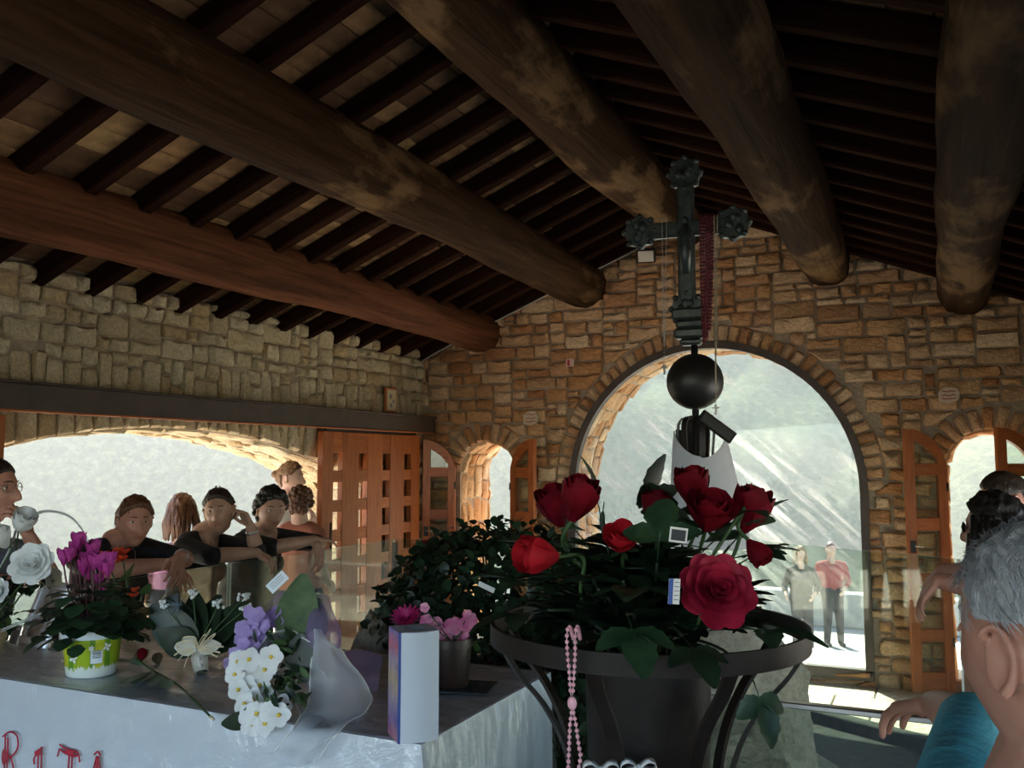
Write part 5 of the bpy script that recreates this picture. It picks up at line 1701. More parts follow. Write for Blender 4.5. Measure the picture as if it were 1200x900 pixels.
def sheet_mat(name, col, alpha, scale=700):
    m, nt, b = new_mat(name)
    nt.nodes.remove(b)
    d = nt.nodes.new('ShaderNodeBsdfDiffuse'); d.inputs['Color'].default_value = (*col, 1)
    t = nt.nodes.new('ShaderNodeBsdfTranslucent'); t.inputs['Color'].default_value = (*col, 1)
    m1 = nt.nodes.new('ShaderNodeMixShader'); m1.inputs[0].default_value = .5
    L(nt, d.outputs[0], m1.inputs[1]); L(nt, t.outputs[0], m1.inputs[2])
    tr = nt.nodes.new('ShaderNodeBsdfTransparent')
    lw = nt.nodes.new('ShaderNodeLayerWeight'); lw.inputs['Blend'].default_value = .5
    m2 = nt.nodes.new('ShaderNodeMixShader')
    fac = math_n(nt, 'ADD', math_n(nt, 'MULTIPLY', math_n(nt, 'POWER', lw.outputs['Facing'], 2.0), 1 - alpha), alpha)
    L(nt, fac, m2.inputs[0]); L(nt, tr.outputs[0], m2.inputs[1]); L(nt, m1.outputs[0], m2.inputs[2])
    L(nt, m2.outputs[0], nt.nodes['Material Output'].inputs['Surface'])
    return m
MAT['tulle'] = sheet_mat('white_tulle', (.80, .84, .88), .42)
MAT['organza'] = sheet_mat('purple_organza', (.36, .26, .52), .45)
def sheet(rows, mat, name, parent, sub=4, wav=.006, hem=''):
    """cloth through rows of control points (each row same length)"""
    R_ = [smoothpath(r, sub) for r in rows]
    C_ = list(zip(*R_))
    cols = [smoothpath(c, sub) for c in C_]
    n, m_ = len(cols), len(cols[0])
    vs_ = [cols[i][j] + Vector((0, wav * math.sin(i * 1.1 + j * .7), wav * .7 * math.sin(j * 1.3 + i * .4))) for j in range(m_) for i in range(n)]
    fs_ = [(j * n + i, j * n + i + 1, (j + 1) * n + i + 1, (j + 1) * n + i) for j in range(m_ - 1) for i in range(n - 1)]
    obj(name, MB().add(vs_, fs_), mat, parent, True, fix=False)
    if hem:
        edge_ = [vs_[i] for i in range(n)] if 't' in hem else []
        hm_ = MB()
        for side_, ids in (('t', [i for i in range(n)]), ('b', [(m_ - 1) * n + i for i in range(n)]), ('l', [j * n for j in range(m_)]), ('r', [j * n + n - 1 for j in range(m_)])):
            if side_ in hem: hm_.tube([vs_[q] for q in ids], .0022, 5)
        obj(name + '_hem', hm_, MAT['petal_white'], parent, True)
sheet([[ql(296, 765, -.02), ql(318, 745, .04), ql(345, 740, .06), ql(368, 752, .03)],
       [ql(330, 800, .06), ql(350, 780, .09), ql(365, 772, .08), ql(372, 775, .0)],
       [ql(352, 830, .02), ql(366, 812, .06), ql(380, 795, .06), ql(380, 790, -.03)],
       [ql(340, 860, -.03), ql(365, 850, .02), ql(388, 830, .04), ql(392, 800, -.04)]], MAT['tulle'], 'tulle_cone', wb, 4, .008, 'tl')
sheet([[ql(362, 742, .05), ql(372, 738, .0), ql(382, 745, .04)], [ql(366, 772, .03), ql(388, 762, -.04), ql(406, 772, .03)], [ql(362, 815, -.02), ql(410, 800, -.07), ql(436, 812, .0)],
       [ql(355, 838, -.03), ql(395, 835, -.07), ql(425, 835, -.02)], [ql(338, 860, -.10), ql(372, 866, -.14), ql(396, 858, -.10)], [ql(318, 884, -.13), ql(345, 898, -.16), ql(372, 890, -.14)]], MAT['tulle'], 'tulle_tail', wb, 5, .006, 'lr')
sheet([[ql(352, 730, .10), ql(368, 702, .12), ql(385, 700, .12), ql(396, 730, .12)], [ql(356, 750, .06), ql(372, 728, .02), ql(392, 730, .04), ql(400, 752, .10)], [ql(362, 765, .05), ql(380, 760, .0), ql(395, 762, .02), ql(402, 768, .08)]], MAT['organza'], 'organza_bow', wb)
sheet([[ql(395, 768, .10), ql(420, 762, .14), ql(448, 770, .16)], [ql(392, 790, .03), ql(420, 788, .04), ql(446, 792, .08)], [ql(396, 806, .0), ql(420, 806, -.0), ql(440, 812, .02)]], MAT['organza'], 'organza_tail', wb)
sheet([[ql(303, 722, .09), ql(322, 700, .12), ql(340, 690, .12)], [ql(310, 745, .06), ql(330, 735, .09), ql(350, 735, .10)]], MAT['organza'], 'organza_collar', wb)
o = card('gift_card', at_d(325, 682, Dq + .03), .062, .030, (0, math.radians(-44), YAW), MAT['pot_rim'], 'small white printed card sticking out of the tulle bouquet', 'card',
         lambda o_, w, h: [obj('text_line', MB().box(-w * .36, w * .36, -.0016, -.001, h * (.22 - .2 * q), h * (.27 - .2 * q)), MAT['ink'], o_) for q in range(3)])

# ------------------------------------------------------------------ offering box
bc = on_table(467, 872)
ob = thing('offering_box', 'tall white cardboard box with a printed side and a hole in its top', 'box', bc, (0, 0, YAW + math.radians(22)))
bw, bd, bh = .098, .098, .256
m, nt, b = new_mat('printed_board')
tc = nt.nodes.new('ShaderNodeTexCoord'); sx = nt.nodes.new('ShaderNodeSeparateXYZ'); L(nt, tc.outputs['Object'], sx.inputs[0])
vz = ramp(nt, [(0, (.42, .05, .10)), (.2, (.10, .08, .36)), (.36, (.40, .34, .40)), (.55, (.55, .42, .12)), (.72, (.35, .30, .45)), (.86, (.62, .06, .12)), (1, (.12, .13, .45))], math_n(nt, 'DIVIDE', sx.outputs['Z'], .256))
L(nt, mixc(nt, .35, vz.outputs['Color'], ramp(nt, [(.4, (.2, .15, .4)), (.6, (.7, .5, .5))], noise(nt, 30, 4, .6)).outputs['Color']), b.inputs['Base Color'])
b.inputs['Roughness'].default_value = .35
MAT['printed'] = m
MAT['card_white'] = simple('white_cardboard', (.60, .66, .74), .45)
# walls of the box (corner nearest the camera at the origin, front along +x, side along +y)
front = MB()
front.grid(lambda u, v: (u * bw, -.010 * math.sin(u * PI), v * bh), 12, 2)
obj('front_panel', front, MAT['card_white'], ob, True)
obj('printed_side', MB().box(-.0015, .0, .0, bd, 0, bh), MAT['printed'], ob)
obj('blue_edge', MB().box(-.002, .004, -.0012, .004, 0, bh), MAT['print_blue'], ob)
obj('back_panel', MB().box(0, bw, bd - .0015, bd, 0, bh), MAT['card_white'], ob)
obj('end_panel', MB().box(bw - .0015, bw, 0, bd, 0, bh), MAT['card_white'], ob)
n = 24
ring = [(bw / 2 + .026 * math.cos(2 * PI * i / n), bd / 2 + .022 * math.sin(2 * PI * i / n)) for i in range(n)]
sq = []
for i in range(n):
    a = 2 * PI * i / n; cx_, sy_ = math.cos(a), math.sin(a); q = max(abs(cx_), abs(sy_))
    sq.append((bw / 2 + bw / 2 * cx_ / q, bd / 2 + bd / 2 * sy_ / q))
obj('lid', MB().add([(x, y, bh) for x, y in sq] + [(x, y, bh) for x, y in ring], [(i, (i + 1) % n, n + (i + 1) % n, n + i) for i in range(n)]), MAT['card_white'], ob)

# ------------------------------------------------------------------ azalea in a dark pot on a tray
ac = on_table(530, 806)
o = obj('glass_tray', MB().bbox(-.10, .10, -.075, .075, 0, .006, .002), simple('smoked_glass', (.05, .055, .06), .1), None, False, ac + Vector((.02, .01, 0)), (0, 0, math.radians(14)))
tag(o, 'flat smoked glass tray under the dark azalea pot', 'tray')
az = thing('potted_azalea', 'pink azalea in a dark brown pot behind the white box', 'potted plant', ac + Vector((0, 0, .007)))
Da = ac.x * -math.sin(YAW) + ac.y * math.cos(YAW)
al = lambda u, v, dd=0: at_d(u, v, Da + dd) - az.location
obj('pot', MB().lathe([(.001, 0), (.044, 0), (.048, .006), (.056, .115), (.060, .115), (.060, .138), (.054, .138), (.052, .12), (.001, .12)], 36), simple('dark_plastic', (.022, .013, .010), .4), az, 40)
rnd = random.Random(90)
for k in range(46):
    c = al(rnd.uniform(495, 562), rnd.uniform(722, 768), rnd.uniform(-.05, .06))
    mb = MB(); leaf(mb, c, (rnd.uniform(-1, 1), rnd.uniform(-1, .3), rnd.uniform(-.2, .8)), (0, 0, 1), rnd.uniform(.028, .045), rnd.uniform(.016, .026), .2, .1, 5)
    obj('leaf', mb, MAT[rnd.choice(('leaf_mid', 'leaf', 'leaf_dark'))], az, True, fix=False)
for (u, v, s) in ((510, 735, 1), (518, 748, .9), (532, 735, 1), (540, 745, .9), (552, 728, .8), (526, 752, .8), (500, 728, .7), (545, 732, .8), (515, 740, .9), (548, 722, .6), (498, 712, .5)):
    c = al(u, v, -.04)
    mb = MB()
    for q in range(2):
        blossom5(mb, c + Vector((0, 0, .004 * q)), rm @ Vector((rnd.uniform(-.5, .5), -1, rnd.uniform(-.1, .8))), .032 * s * (1 - .25 * q), 5)
    o = obj('blossom', mb, MAT['petal_pink'], az, True, fix=False)
    obj('flower_stem', MB().tube([(0, 0, .12), c], .0018, 5), MAT['stem'], o, True)
# magenta chrysanthemum
cc = at_d(477, 727, Da + .02)
ch = thing('chrysanthemum', 'magenta chrysanthemum head beside the pink azalea', 'flower', (cc.x, cc.y, TZ + .008))
c = Vector((0, 0, cc.z - TZ - .008))
MAT['petal_fuchsia'] = simple('fuchsia_petal', (.50, .015, .15), .5, (.72, .06, .30), 24, trans=.3)
M = aim(c, rm @ Vector((-.1, -.5, .85)))
for ring_, (n, r, up_) in enumerate(((16, .055, .25), (15, .048, .5), (12, .038, .8), (9, .026, 1.3))):
    for i in range(n):
        a = 2 * PI * (i + .5 * ring_) / n
        mb = MB(); leaf(mb, c, M.to_3x3() @ Vector((math.cos(a), math.sin(a), up_)), M.to_3x3() @ Vector((0, 0, 1)), r, .013, -.2, .15, 5)
        obj('petal', mb, MAT['petal_fuchsia'], ch, True, fix=False)
obj('stem', MB().tube(smoothpath([(0, .02, 0), (.004, .01, c.z * .5), c], 5), .003, 6), MAT['stem'], ch, True)

# ------------------------------------------------------------------ things on the walls
fl_ = at_y(757, 300, YW - .135)
o = thing('floodlight', 'small square black floodlight on the gable wall beside the cross', 'lamp', fl_, (math.radians(22), 0, math.radians(12)))
obj('housing', MB().bbox(-.075, .075, -.02, .05, -.055, .055, .008), MAT['black'], o)
obj('lens', MB().bbox(-.062, .062, -.024, -.019, -.044, .044, .003), simple('frosted_lens', (.72, .66, .56), .35), o)
obj('bracket', MB().tube([(0, .04, 0), (0, .15, -.05)], .012, 8), MAT['black'], o, True)
def wall_note(name, c, w, h, label, cat, mats, marks, rot=(0, 0, 0)):
    o = thing(name, label, cat, c, rot)
    obj('sheet', MB().bbox(-w / 2, w / 2, -.004, .004, -h / 2, h / 2, .002), mats[0], o)
    for q, (x0, x1, z0, z1) in enumerate(marks):
        obj('mark', MB().box(x0 * w, x1 * w, -.0055, -.0042, z0 * h, z1 * h), mats[1], o)
    return o
MAT['note_pink'] = simple('pale_pink_paper', (.62, .42, .38), .7)
MAT['note_red'] = simple('red_print', (.40, .03, .03), .6)
wall_note('holy_card', at_y(668, 425, YW - .06), .075, .065, 'small pink and red holy card pinned on the gable stones', 'card', (MAT['note_pink'], MAT['note_red']), [(-.3, -.02, -.4, .35)])
def scribble(name, u, v, w, h, label, seed):
    c = at_y(u, v, YW - .062)
    o = thing(name, label, 'stone', c)
    poly = [(-.5 * w, -.4 * h), (-.1 * w, -.52 * h), (.42 * w, -.36 * h), (.52 * w, .1 * h), (.34 * w, .46 * h), (-.2 * w, .5 * h), (-.52 * w, .2 * h)]
    obj('stone_face', MB().prism(poly, 'y', -.006, .03), simple('pale_stone_face', (.60, .50, .36), .9), o)
    rr = random.Random(seed)
    for q in range(3):
        z = h * (.24 - .24 * q)
        pts = [(lerp(-.34, .34, k / 10) * w, -.007, z + rr.uniform(-.06, .06) * h) for k in range(11)]
        obj('red_scrawl', MB().tube(smoothpath(pts, 2), .003, 5), MAT['note_red'], o)
scribble('written_stone', 622, 490, .13, .12, 'pale wall stone with red scrawled writing above the small window', 5)
scribble('written_stone', 1112, 463, .13, .11, 'pale angular wall stone with red scrawled writing above the open shutter', 8)
pl = at_x(458, 469, XL + .065)
o = thing('framed_notice', 'small framed notice hung on the pale side wall near the corner', 'picture', pl, (0, 0, PI / 2))
obj('frame', MB().bbox(-.085, .085, -.008, .012, -.105, .105, .004), MAT['door'], o)
obj('print', MB().box(-.068, .068, -.010, -.008, -.088, .088), simple('cream_print', (.62, .52, .34), .6), o)
for (x, z, s) in ((-.02, .03, .022), (.025, -.01, .016), (-.015, -.045, .018)):
    obj('print_motif', MB().sphere((x, -.011, z), s, 10, 6, 0, (1, .05, 1)), MAT['ink'], o)
# ================================================================== people
def skin_mat(name, a, b_):
    m, nt, b = new_mat(name)
    L(nt, ramp(nt, [(.3, a), (.7, b_)], noise(nt, 16, 5, .6)).outputs['Color'], b.inputs['Base Color'])
    b.inputs['Roughness'].default_value = .5
    b.inputs['Subsurface Weight'].default_value = .08
    b.inputs['Subsurface Radius'].default_value = (.01, .004, .002)
    bump(nt, b, noise(nt, 220, 3, .6), .12, .002)
    return m
MAT['skin'] = skin_mat('skin', (.40, .22, .145), (.52, .30, .205))
MAT['skin_pale'] = skin_mat('fair_skin', (.52, .31, .23), (.62, .40, .30))
MAT['skin_ruddy'] = skin_mat('ruddy_skin', (.42, .185, .125), (.55, .27, .185))
def hair_mat(name, a, b_, rough=.45):
    m, nt, b = new_mat(name)
    n = noise(nt, 60, 4, .6, stretch=(1, 1, .12), dist=.6)
    L(nt, ramp(nt, [(.3, a), (.7, b_)], n).outputs['Color'], b.inputs['Base Color'])
    b.inputs['Roughness'].default_value = rough
    bump(nt, b, n, .9, .008)
    return m
MAT['hair_black'] = hair_mat('black_hair', (.006, .005, .004), (.022, .016, .013))
MAT['hair_dark'] = hair_mat('dark_brown_hair', (.014, .008, .005), (.045, .024, .013))
MAT['hair_brown'] = hair_mat('chestnut_hair', (.06, .022, .010), (.16, .065, .028))
MAT['hair_fair'] = hair_mat('fair_brown_hair', (.13, .065, .03), (.27, .15, .075))
MAT['hair_grey'] = hair_mat('grey_hair', (.30, .31, .32), (.62, .63, .64), .4)
MAT['eye_white'] = simple('eye_white', (.62, .58, .54), .2)
MAT['iris'] = simple('dark_iris', (.03, .018, .01), .1)
MAT['lip'] = simple('lip', (.36, .12, .10), .4)
MAT['lens'] = simple('dark_lens', (.008, .008, .01), .08)
MAT['cloth_black'] = simple('black_jersey', (.008, .008, .009), .85, (.016, .016, .018), 8, bstr=.5, bscale=14, bdist=.02)
MAT['cloth_grey'] = simple('grey_twill', (.042, .040, .036), .85, (.068, .064, .057), 8, bstr=.5, bscale=12, bdist=.02)
MAT['cloth_dark'] = simple('dark_denim', (.018, .02, .028), .85, (.03, .034, .045), 8, bstr=.5, bscale=12, bdist=.02)
MAT['cloth_pink'] = simple('salmon_shirt', (.55, .27, .22), .85, (.62, .34, .28), 8, bstr=.5, bscale=12, bdist=.02)
MAT['cloth_mauve'] = simple('mauve_top', (.44, .22, .36), .85, (.52, .28, .44), 8, bstr=.4, bscale=12, bdist=.02)
MAT['cloth_peach'] = simple('peach_top', (.58, .36, .28), .85, (.66, .44, .36), 8, bstr=.4, bscale=12, bdist=.02)
MAT['cloth_teal'] = simple('turquoise_shirt', (.055, .33, .42), .8, (.085, .40, .50), 6, bstr=.6, bscale=16, bdist=.02)
MAT['cloth_red'] = simple('red_jacket', (.36, .06, .06), .8)
MAT['cloth_white'] = simple('white_shirt', (.72, .70, .66), .8)
MAT['cloth_rust'] = simple('rust_top', (.36, .12, .075), .85, (.44, .16, .10), 8)
MAT['cloth_slate'] = simple('slate_shirt', (.12, .13, .16), .85, (.17, .18, .21), 8)
MAT['leather'] = simple('dark_leather', (.02, .014, .01), .5)

def capsule(mb, p0, p1, r0, r1, n=12, fl=1.0, fax=None):
    """tapered round-ended limb segment; fl flattens it along direction fax"""
    p0, p1 = Vector(p0), Vector(p1)
    d = (p1 - p0); ln = d.length
    d = d / ln if ln > 1e-6 else Vector((0, 0, 1))
    if fax is not None:
        f = Vector(fax); f = f - d * f.dot(d)
        ax = f.normalized() if f.length > 1e-5 else d.orthogonal().normalized()
    else:
        ax = d.orthogonal().normalized()
    ay = d.cross(ax)
    rings = []
    for k in range(4):
        a = PI / 2 * (1 - (k + .35) / 4.35) if k < 4 else 0
        rings.append((p0 - d * r0 * math.sin(a), r0 * math.cos(a)))
    rings += [(p0, r0), (p1, r1)]
    for k in range(3, -1, -1):
        a = PI / 2 * (1 - (k + .35) / 4.35)
        rings.append((p1 + d * r1 * math.sin(a), r1 * math.cos(a)))
    vs_ = []; fs_ = []
    for c, r in rings:
        for j in range(n):
            a = 2 * PI * j / n
            vs_.append(c + ax * r * fl * math.cos(a) + ay * r * math.sin(a))
    for i in range(len(rings) - 1):
        for j in range(n):
            j2 = (j + 1) % n
            fs_.append((i * n + j, i * n + j2, (i + 1) * n + j2, (i + 1) * n + j))
    fs_ += [tuple(range(n - 1, -1, -1)), tuple((len(rings) - 1) * n + j for j in range(n))]
    mb.add(vs_, fs_)
def ell(mb, c, r, M=None, n=18):
    mb.sphere((0, 0, 0), 1, n, n * 2 // 3, 0, r, (Matrix.Translation(c) @ M.to_4x4()) if M is not None else Matrix.Translation(c))
def sstep(a, b, x):
    t = min(1, max(0, (x - a) / (b - a))); return t * t * (3 - 2 * t)
G = lambda x, s: math.exp(-(x / s) ** 2)
def head_pt(n, fem=True, nose=1.0):
    """point of the head surface in direction n (face towards -y)"""
    x, y, z = n.x * .074, n.y * .098, n.z * .118
    if z < 0:
        k = sstep(0, .115, -z)
        x *= 1 - (.30 if fem else .22) * k * (1 if y < .03 else .6)
        if y > 0: y *= 1 - .42 * k
    if y < 0:
        y *= .93 - .02 * sstep(0, .1, z)
    if y > 0 and z > -.03: y *= 1.02
    fr = sstep(.2, -.35, n.y)                     # front weight
    y -= fr * .010 * G(z + .098, .020) * G(x, .026)                       # chin
    prof = sstep(.030, -.034, z) * sstep(-.052, -.040, z)
    y -= fr * nose * .031 * G(x, .0115 + .004 * sstep(.02, -.035, z)) * prof      # nose
    y += fr * .0125 * G(abs(x) - .031, .015) * G(z - .010, .012)            # eye sockets
    y -= fr * .0045 * G(z - .031, .010) * G(abs(x) - .026, .024)            # brow
    y -= fr * .0060 * G(abs(x) - .040, .018) * G(z + .022, .020)            # cheek bones
    y -= fr * .0065 * (G(z + .058, .0055) + G(z + .070, .0065)) * G(x, .021)  # lips
    y += fr * .0035 * G(z + .0635, .0030) * G(x, .024)
    return Vector((x, y, z))
def head_grid(off=None, nu=60, nv=46, fem=True, nose=1.0):
    vs_ = []; fs_ = []
    for i in range(nv + 1):
        ph = PI * i / nv - PI / 2
        for j in range(nu):
            a = 2 * PI * j / nu
            n = Vector((math.cos(ph) * math.cos(a), math.cos(ph) * math.sin(a), math.sin(ph)))
            p = head_pt(n, fem, nose)
            if off: p = p + n * off(p, n)
            vs_.append(p)
    for i in range(nv):
        for j in range(nu):
            j2 = (j + 1) % nu
            fs_.append((i * nu + j, i * nu + j2, (i + 1) * nu + j2, (i + 1) * nu + j))
    return vs_, fs_
def hairz(y, hl=.066):
    for (a, b, c, d) in ((-.2, hl, -.075, hl), (-.075, hl, -.045, .045), (-.045, .045, -.012, .012), (-.012, .012, .020, -.012), (.020, -.012, .055, -.070), (.055, -.070, .3, -.085)):
        if a <= y < c: return lerp(b, d, (y - a) / (c - a))
    return -.085
def remesh(mb, voxel, smooth=3, fac=.5):
    me = mb.mesh('tmp', True)
    o = bpy.data.objects.new('tmp', me); COL.objects.link(o)
    m_ = o.modifiers.new('r', 'REMESH'); m_.mode = 'VOXEL'; m_.voxel_size = voxel; m_.use_smooth_shade = True
    if smooth:
        s_ = o.modifiers.new('s', 'SMOOTH'); s_.iterations = smooth; s_.factor = fac
    dg = bpy.context.evaluated_depsgraph_get()
    out = bpy.data.meshes.new_from_object(o.evaluated_get(dg))
    bpy.data.objects.remove(o, do_unlink=True); bpy.data.meshes.remove(me)
    return out
def hand(mb, wrist, d, pn, side, curl=(.35, .35, .35, .4), spread=.06, thumb=.6, sc=1.0):
    """palm and five fingers; d = pointing direction, pn = direction the palm faces, side=+1 thumb towards d x pn"""
    d = Vector(d).normalized(); pn = Vector(pn); pn = (pn - d * pn.dot(d)).normalized()
    s = d.cross(pn) * side
    W = Vector(wrist)
    lens = [(.042, .026, .020), (.046, .029, .021), (.043, .027, .021), (.033, .021, .018)]
    for k in range(4):
        off = (1.5 - k) * .0205 * sc
        kn = W + d * (.088 - .006 * abs(k - 1)) * sc + s * off - pn * .002
        capsule(mb, W + s * off * .55 + d * .012 * sc, kn, .0150 * sc, .0108 * sc, 10)
        fd = (d + s * (1.5 - k) * spread).normalized()
        p = kn; ang = 0
        for q in range(3):
            ang += curl[k] * (.8 if q == 0 else 1.0)
            dd = fd * math.cos(ang) + pn * math.sin(ang)
            p2 = p + dd * lens[k][q] * sc
            capsule(mb, p, p2, (.0090 - .0008 * q) * sc, (.0084 - .0010 * q) * sc, 9)
            p = p2
    # thumb from the side of the palm near its base
    b0 = W + d * .022 * sc + s * .024 * sc
    b1 = b0 + (d * .75 + s * thumb + pn * .35).normalized() * .042 * sc
    b2 = b1 + (d * .95 + s * thumb * .5 + pn * .3).normalized() * .030 * sc
    b3 = b2 + (d * 1.0 + s * thumb * .2 + pn * .35).normalized() * .024 * sc
    capsule(mb, W + d * .008 * sc + s * .008 * sc, b0, .0135 * sc, .0135 * sc, 9)
    capsule(mb, b0, b1, .0135 * sc, .0105 * sc, 9)
    capsule(mb, b1, b2, .0100 * sc, .0092 * sc, 9)
    capsule(mb, b2, b3, .0092 * sc, .0078 * sc, 9)

def person(label, H, face, S, right, pelvis, arms, top, bottom, hair, hairstyle, skin='skin', fem=True, ground=0.0, sleeve=.55, group=None,
           roll=0.0, pitch=0.0, voxel=.0048, vneck=0.0, stance=.11, glasses=None, legs=True, girth=1.0, extras=None, nose=1.0, feet=None, knee_fwd=.03, shw=None, eyes=True, sc=1.0):
    H, S, pelvis = Vector(H), Vector(S), Vector(pelvis)
    right = Vector(right).normalized()
    fwd = Vector((-right.y, right.x, 0))                     # body forward (up x right)
    feet_c = Vector(feet) if feet is not None else Vector((pelvis.x, pelvis.y, ground)) + fwd * .02
    root = Vector((feet_c.x, feet_c.y, ground))
    t = thing('person', label, 'person', root, group=group)
    face = Vector(face); fx = math.atan2(face.y, face.x)
    RM = Matrix.Rotation(fx + PI / 2, 3, 'Z') @ Matrix.Rotation(pitch, 3, 'X') @ Matrix.Rotation(roll, 3, 'Y')   # head frame: -y is the face
    hs = (.97 if fem else 1.04) * sc
    HM = Matrix.Translation(H - root) @ (RM * hs).to_4x4()
    w = shw or (.165 if fem else .19)
    Sl, Pl = S - root, pelvis - root
    up = (Sl - Pl).normalized()
    body = MB()
    vs_, fs_ = head_grid(None, 60, 46, fem, nose)
    body.add([HM @ p for p in vs_], fs_)
    for sg in (-1, 1):                                        # ears
        e = Matrix.Translation((sg * .079, .014, -.006)) @ Matrix.Rotation(sg * .45, 4, 'Z')
        body.sphere((0, 0, 0), 1, 12, 8, 0, (.0045, .0150, .030), HM @ e @ Matrix.Translation((-sg * .002, 0, 0)))
        hx_ = [HM @ e @ Vector((sg * .005, .0165 * math.sin(a) - .001, .003 + .031 * math.cos(a))) for a in [-1.0 + .43 * q for q in range(10)]]
        body.tube(hx_, [.0036] * 8 + [.0055, .0065], 8)
        body.tube([HM @ e @ Vector((sg * .003, .004 - .010 * math.sin(a), .002 + .016 * math.cos(a))) for a in [-2.4 + .35 * q for q in range(8)]], .0026, 7)
    nb = HM @ Vector((0, .022, -.060)); nb2 = Sl + up * .035
    capsule(body, nb2, nb, .058 if fem else .066, .050 if fem else .058, 14)
    capsule(body, Sl + up * .005, Sl - up * .005 + right * .10, .048, .034); capsule(body, Sl + up * .005, Sl - up * .005 - right * .10, .048, .034)
    g = girth
    for sg in (-1, 1):
        capsule(body, Sl - up * .10 + right * sg * .07, Pl + right * sg * .06, .085 * g, .085 * g, 14)
    if vneck:
        for sg in (-1, 1):
            capsule(body, Sl + up * .02 + fwd * .03 + right * sg * .055, Sl - up * vneck + fwd * (.100 * g), .036, .014, 12)
        capsule(body, Sl + up * .03 + fwd * .02, Sl - up * vneck * .8 + fwd * (.088 * g), .042, .024, 12)
    topm = MB(); sl_m = []
    for sg in (-1, 1):
        capsule(topm, Sl - up * .09 + right * sg * (w - .085), Pl + right * sg * .065 + up * .03, .100 * g, .105 * g, 16)
        capsule(topm, Sl + up * .006 + right * sg * .072, Sl - up * .025 + right * sg * (w - .02), .052, .066 * g, 14)
    capsule(topm, Sl - up * .11, Pl + up * .02, .115 * g, .12 * g, 16)
    bn = (fwd - up * fwd.dot(up)).normalized()
    capsule(topm, Sl - up * .015 - bn * .022 - right * .085, Sl - up * .015 - bn * .022 + right * .085, .062, .062, 14)
    if fem:
        for sg in (-1, 1):
            ell(topm, Sl - up * .17 + right * sg * .07 + fwd * .075 * g, (.068, .068, .068))
    for k, A in enumerate(arms):
        if A is None: continue
        sg = 1 if k == 0 else -1                              # first = right arm
        sh = Sl - up * .03 + right * sg * w
        el, wr = Vector(A['elbow']) - root, Vector(A['wrist']) - root
        capsule(body, sh, el, .050 * g, .040, 14)
        capsule(body, el, el.lerp(wr, .35), .041, .039, 14); capsule(body, el.lerp(wr, .35), wr, .039, .026, 14)
        hand(body, wr, A['dir'], A['palm'], A.get('side', sg), A.get('curl', (.35, .35, .35, .4)), A.get('spread', .05), A.get('thumb', .6), A.get('sc', .95 if fem else 1.05))
        e2 = sh.lerp(el, min(1, sleeve))
        capsule(topm, sh, e2, .066 * g, .054 if sleeve < .9 else .050, 14)
        if sleeve > 1:
            capsule(topm, el, el.lerp(wr, sleeve - 1), .050, .042, 14)
        if A.get('watch'):
            wm = MB(); dv = (wr - el).normalized()
            c = wr - dv * .03
            q = dv.to_track_quat('Z', 'Y').to_matrix().to_4x4()
            wm.lathe([(.029, -.007), (.033, -.007), (.033, .007), (.029, .007)], 20, closed=True, M=Matrix.Translation(c) @ q)
            obj('bracelet', wm, MAT['steel'], t, True)
    bm_ = remesh(body, voxel, 2, .4)
    bm_.materials.clear(); bm_.materials.append(MAT[skin])
    b_o = link('body', bm_, t)
    tm = remesh(topm, .009, 3, .5); tm.materials.clear(); tm.materials.append(MAT[top])
    link('top', tm, t)
    if legs:
        bot = MB()
        for sg in (-1, 1):
            hip = Pl + right * sg * .075 - Vector((0, 0, .03))
            ft = Vector((feet_c.x, feet_c.y, ground + .07)) - root + right * sg * stance
            kn = hip.lerp(ft, .5) + fwd * knee_fwd
            capsule(bot, hip, kn, .105 * g, .070, 14); capsule(bot, kn, ft, .070, .052, 14)
            sm = MB()
            capsule(sm, ft + Vector((0, 0, -.032)) - fwd * .03, ft + Vector((0, 0, -.040)) + fwd * .14, .036, .030, 12)
            shoe = sm.mesh('shoe', True, [MAT['leather']])
            for v in shoe.vertices: v.co.z = max(v.co.z, ground + .0 - root.z)
            link('shoe', shoe, t)
        capsule(bot, Pl - right * .07, Pl + right * .07, .125 * g, .125 * g, 16)
        be = remesh(bot, .012, 3, .5); be.materials.clear(); be.materials.append(MAT[bottom])
        link('trousers', be, t)
    # hair
    rnd = random.Random(int(abs(H.x * 1000 + H.y * 377)))
    hm = MB()
    th = {'curly': .024, 'tied': .015, 'man': .009, 'long': .020, 'grey': .008, 'balding': .006}[hairstyle]
    hl = {'balding': .088, 'tied': .080, 'curly': .072}.get(hairstyle, .070)
    def off(p, n):
        m = sstep(-.008, .018, p.z - hairz(p.y, hl) + .007 * mnoise.noise(n * 7 + Vector((H.y * 3, 1, 2))))
        if abs(p.x) > .052 and -.022 < p.y < .048 and p.z < .032: m = 0
        if hairstyle == 'balding': m *= sstep(.02, .045, abs(p.x) + max(0, p.y) * .6) * 1.0
        wob = th * .5 * mnoise.noise(n * (5 if hairstyle != 'curly' else 9) + Vector((H.y, 0, 0))) + th * .22 * mnoise.noise(n * 22)
        return lerp(-.012, th + wob, m)
    vs_, fs_ = head_grid(off, 72, 56, fem, 0.0)
    hm.add([HM @ p for p in vs_], fs_)
    if hairstyle == 'curly':
        for k in range(170):
            a = rnd.uniform(0, 2 * PI); z = rnd.uniform(-.5, 1)
            n = Vector((math.cos(a) * math.sqrt(1 - z * z), math.sin(a) * math.sqrt(1 - z * z), z))
            p = head_pt(n, fem, 0)
            if p.z < hairz(p.y, hl) + .004: continue
            hm.sphere(HM @ (p + n * .018), rnd.uniform(.012, .020), 8, 6)
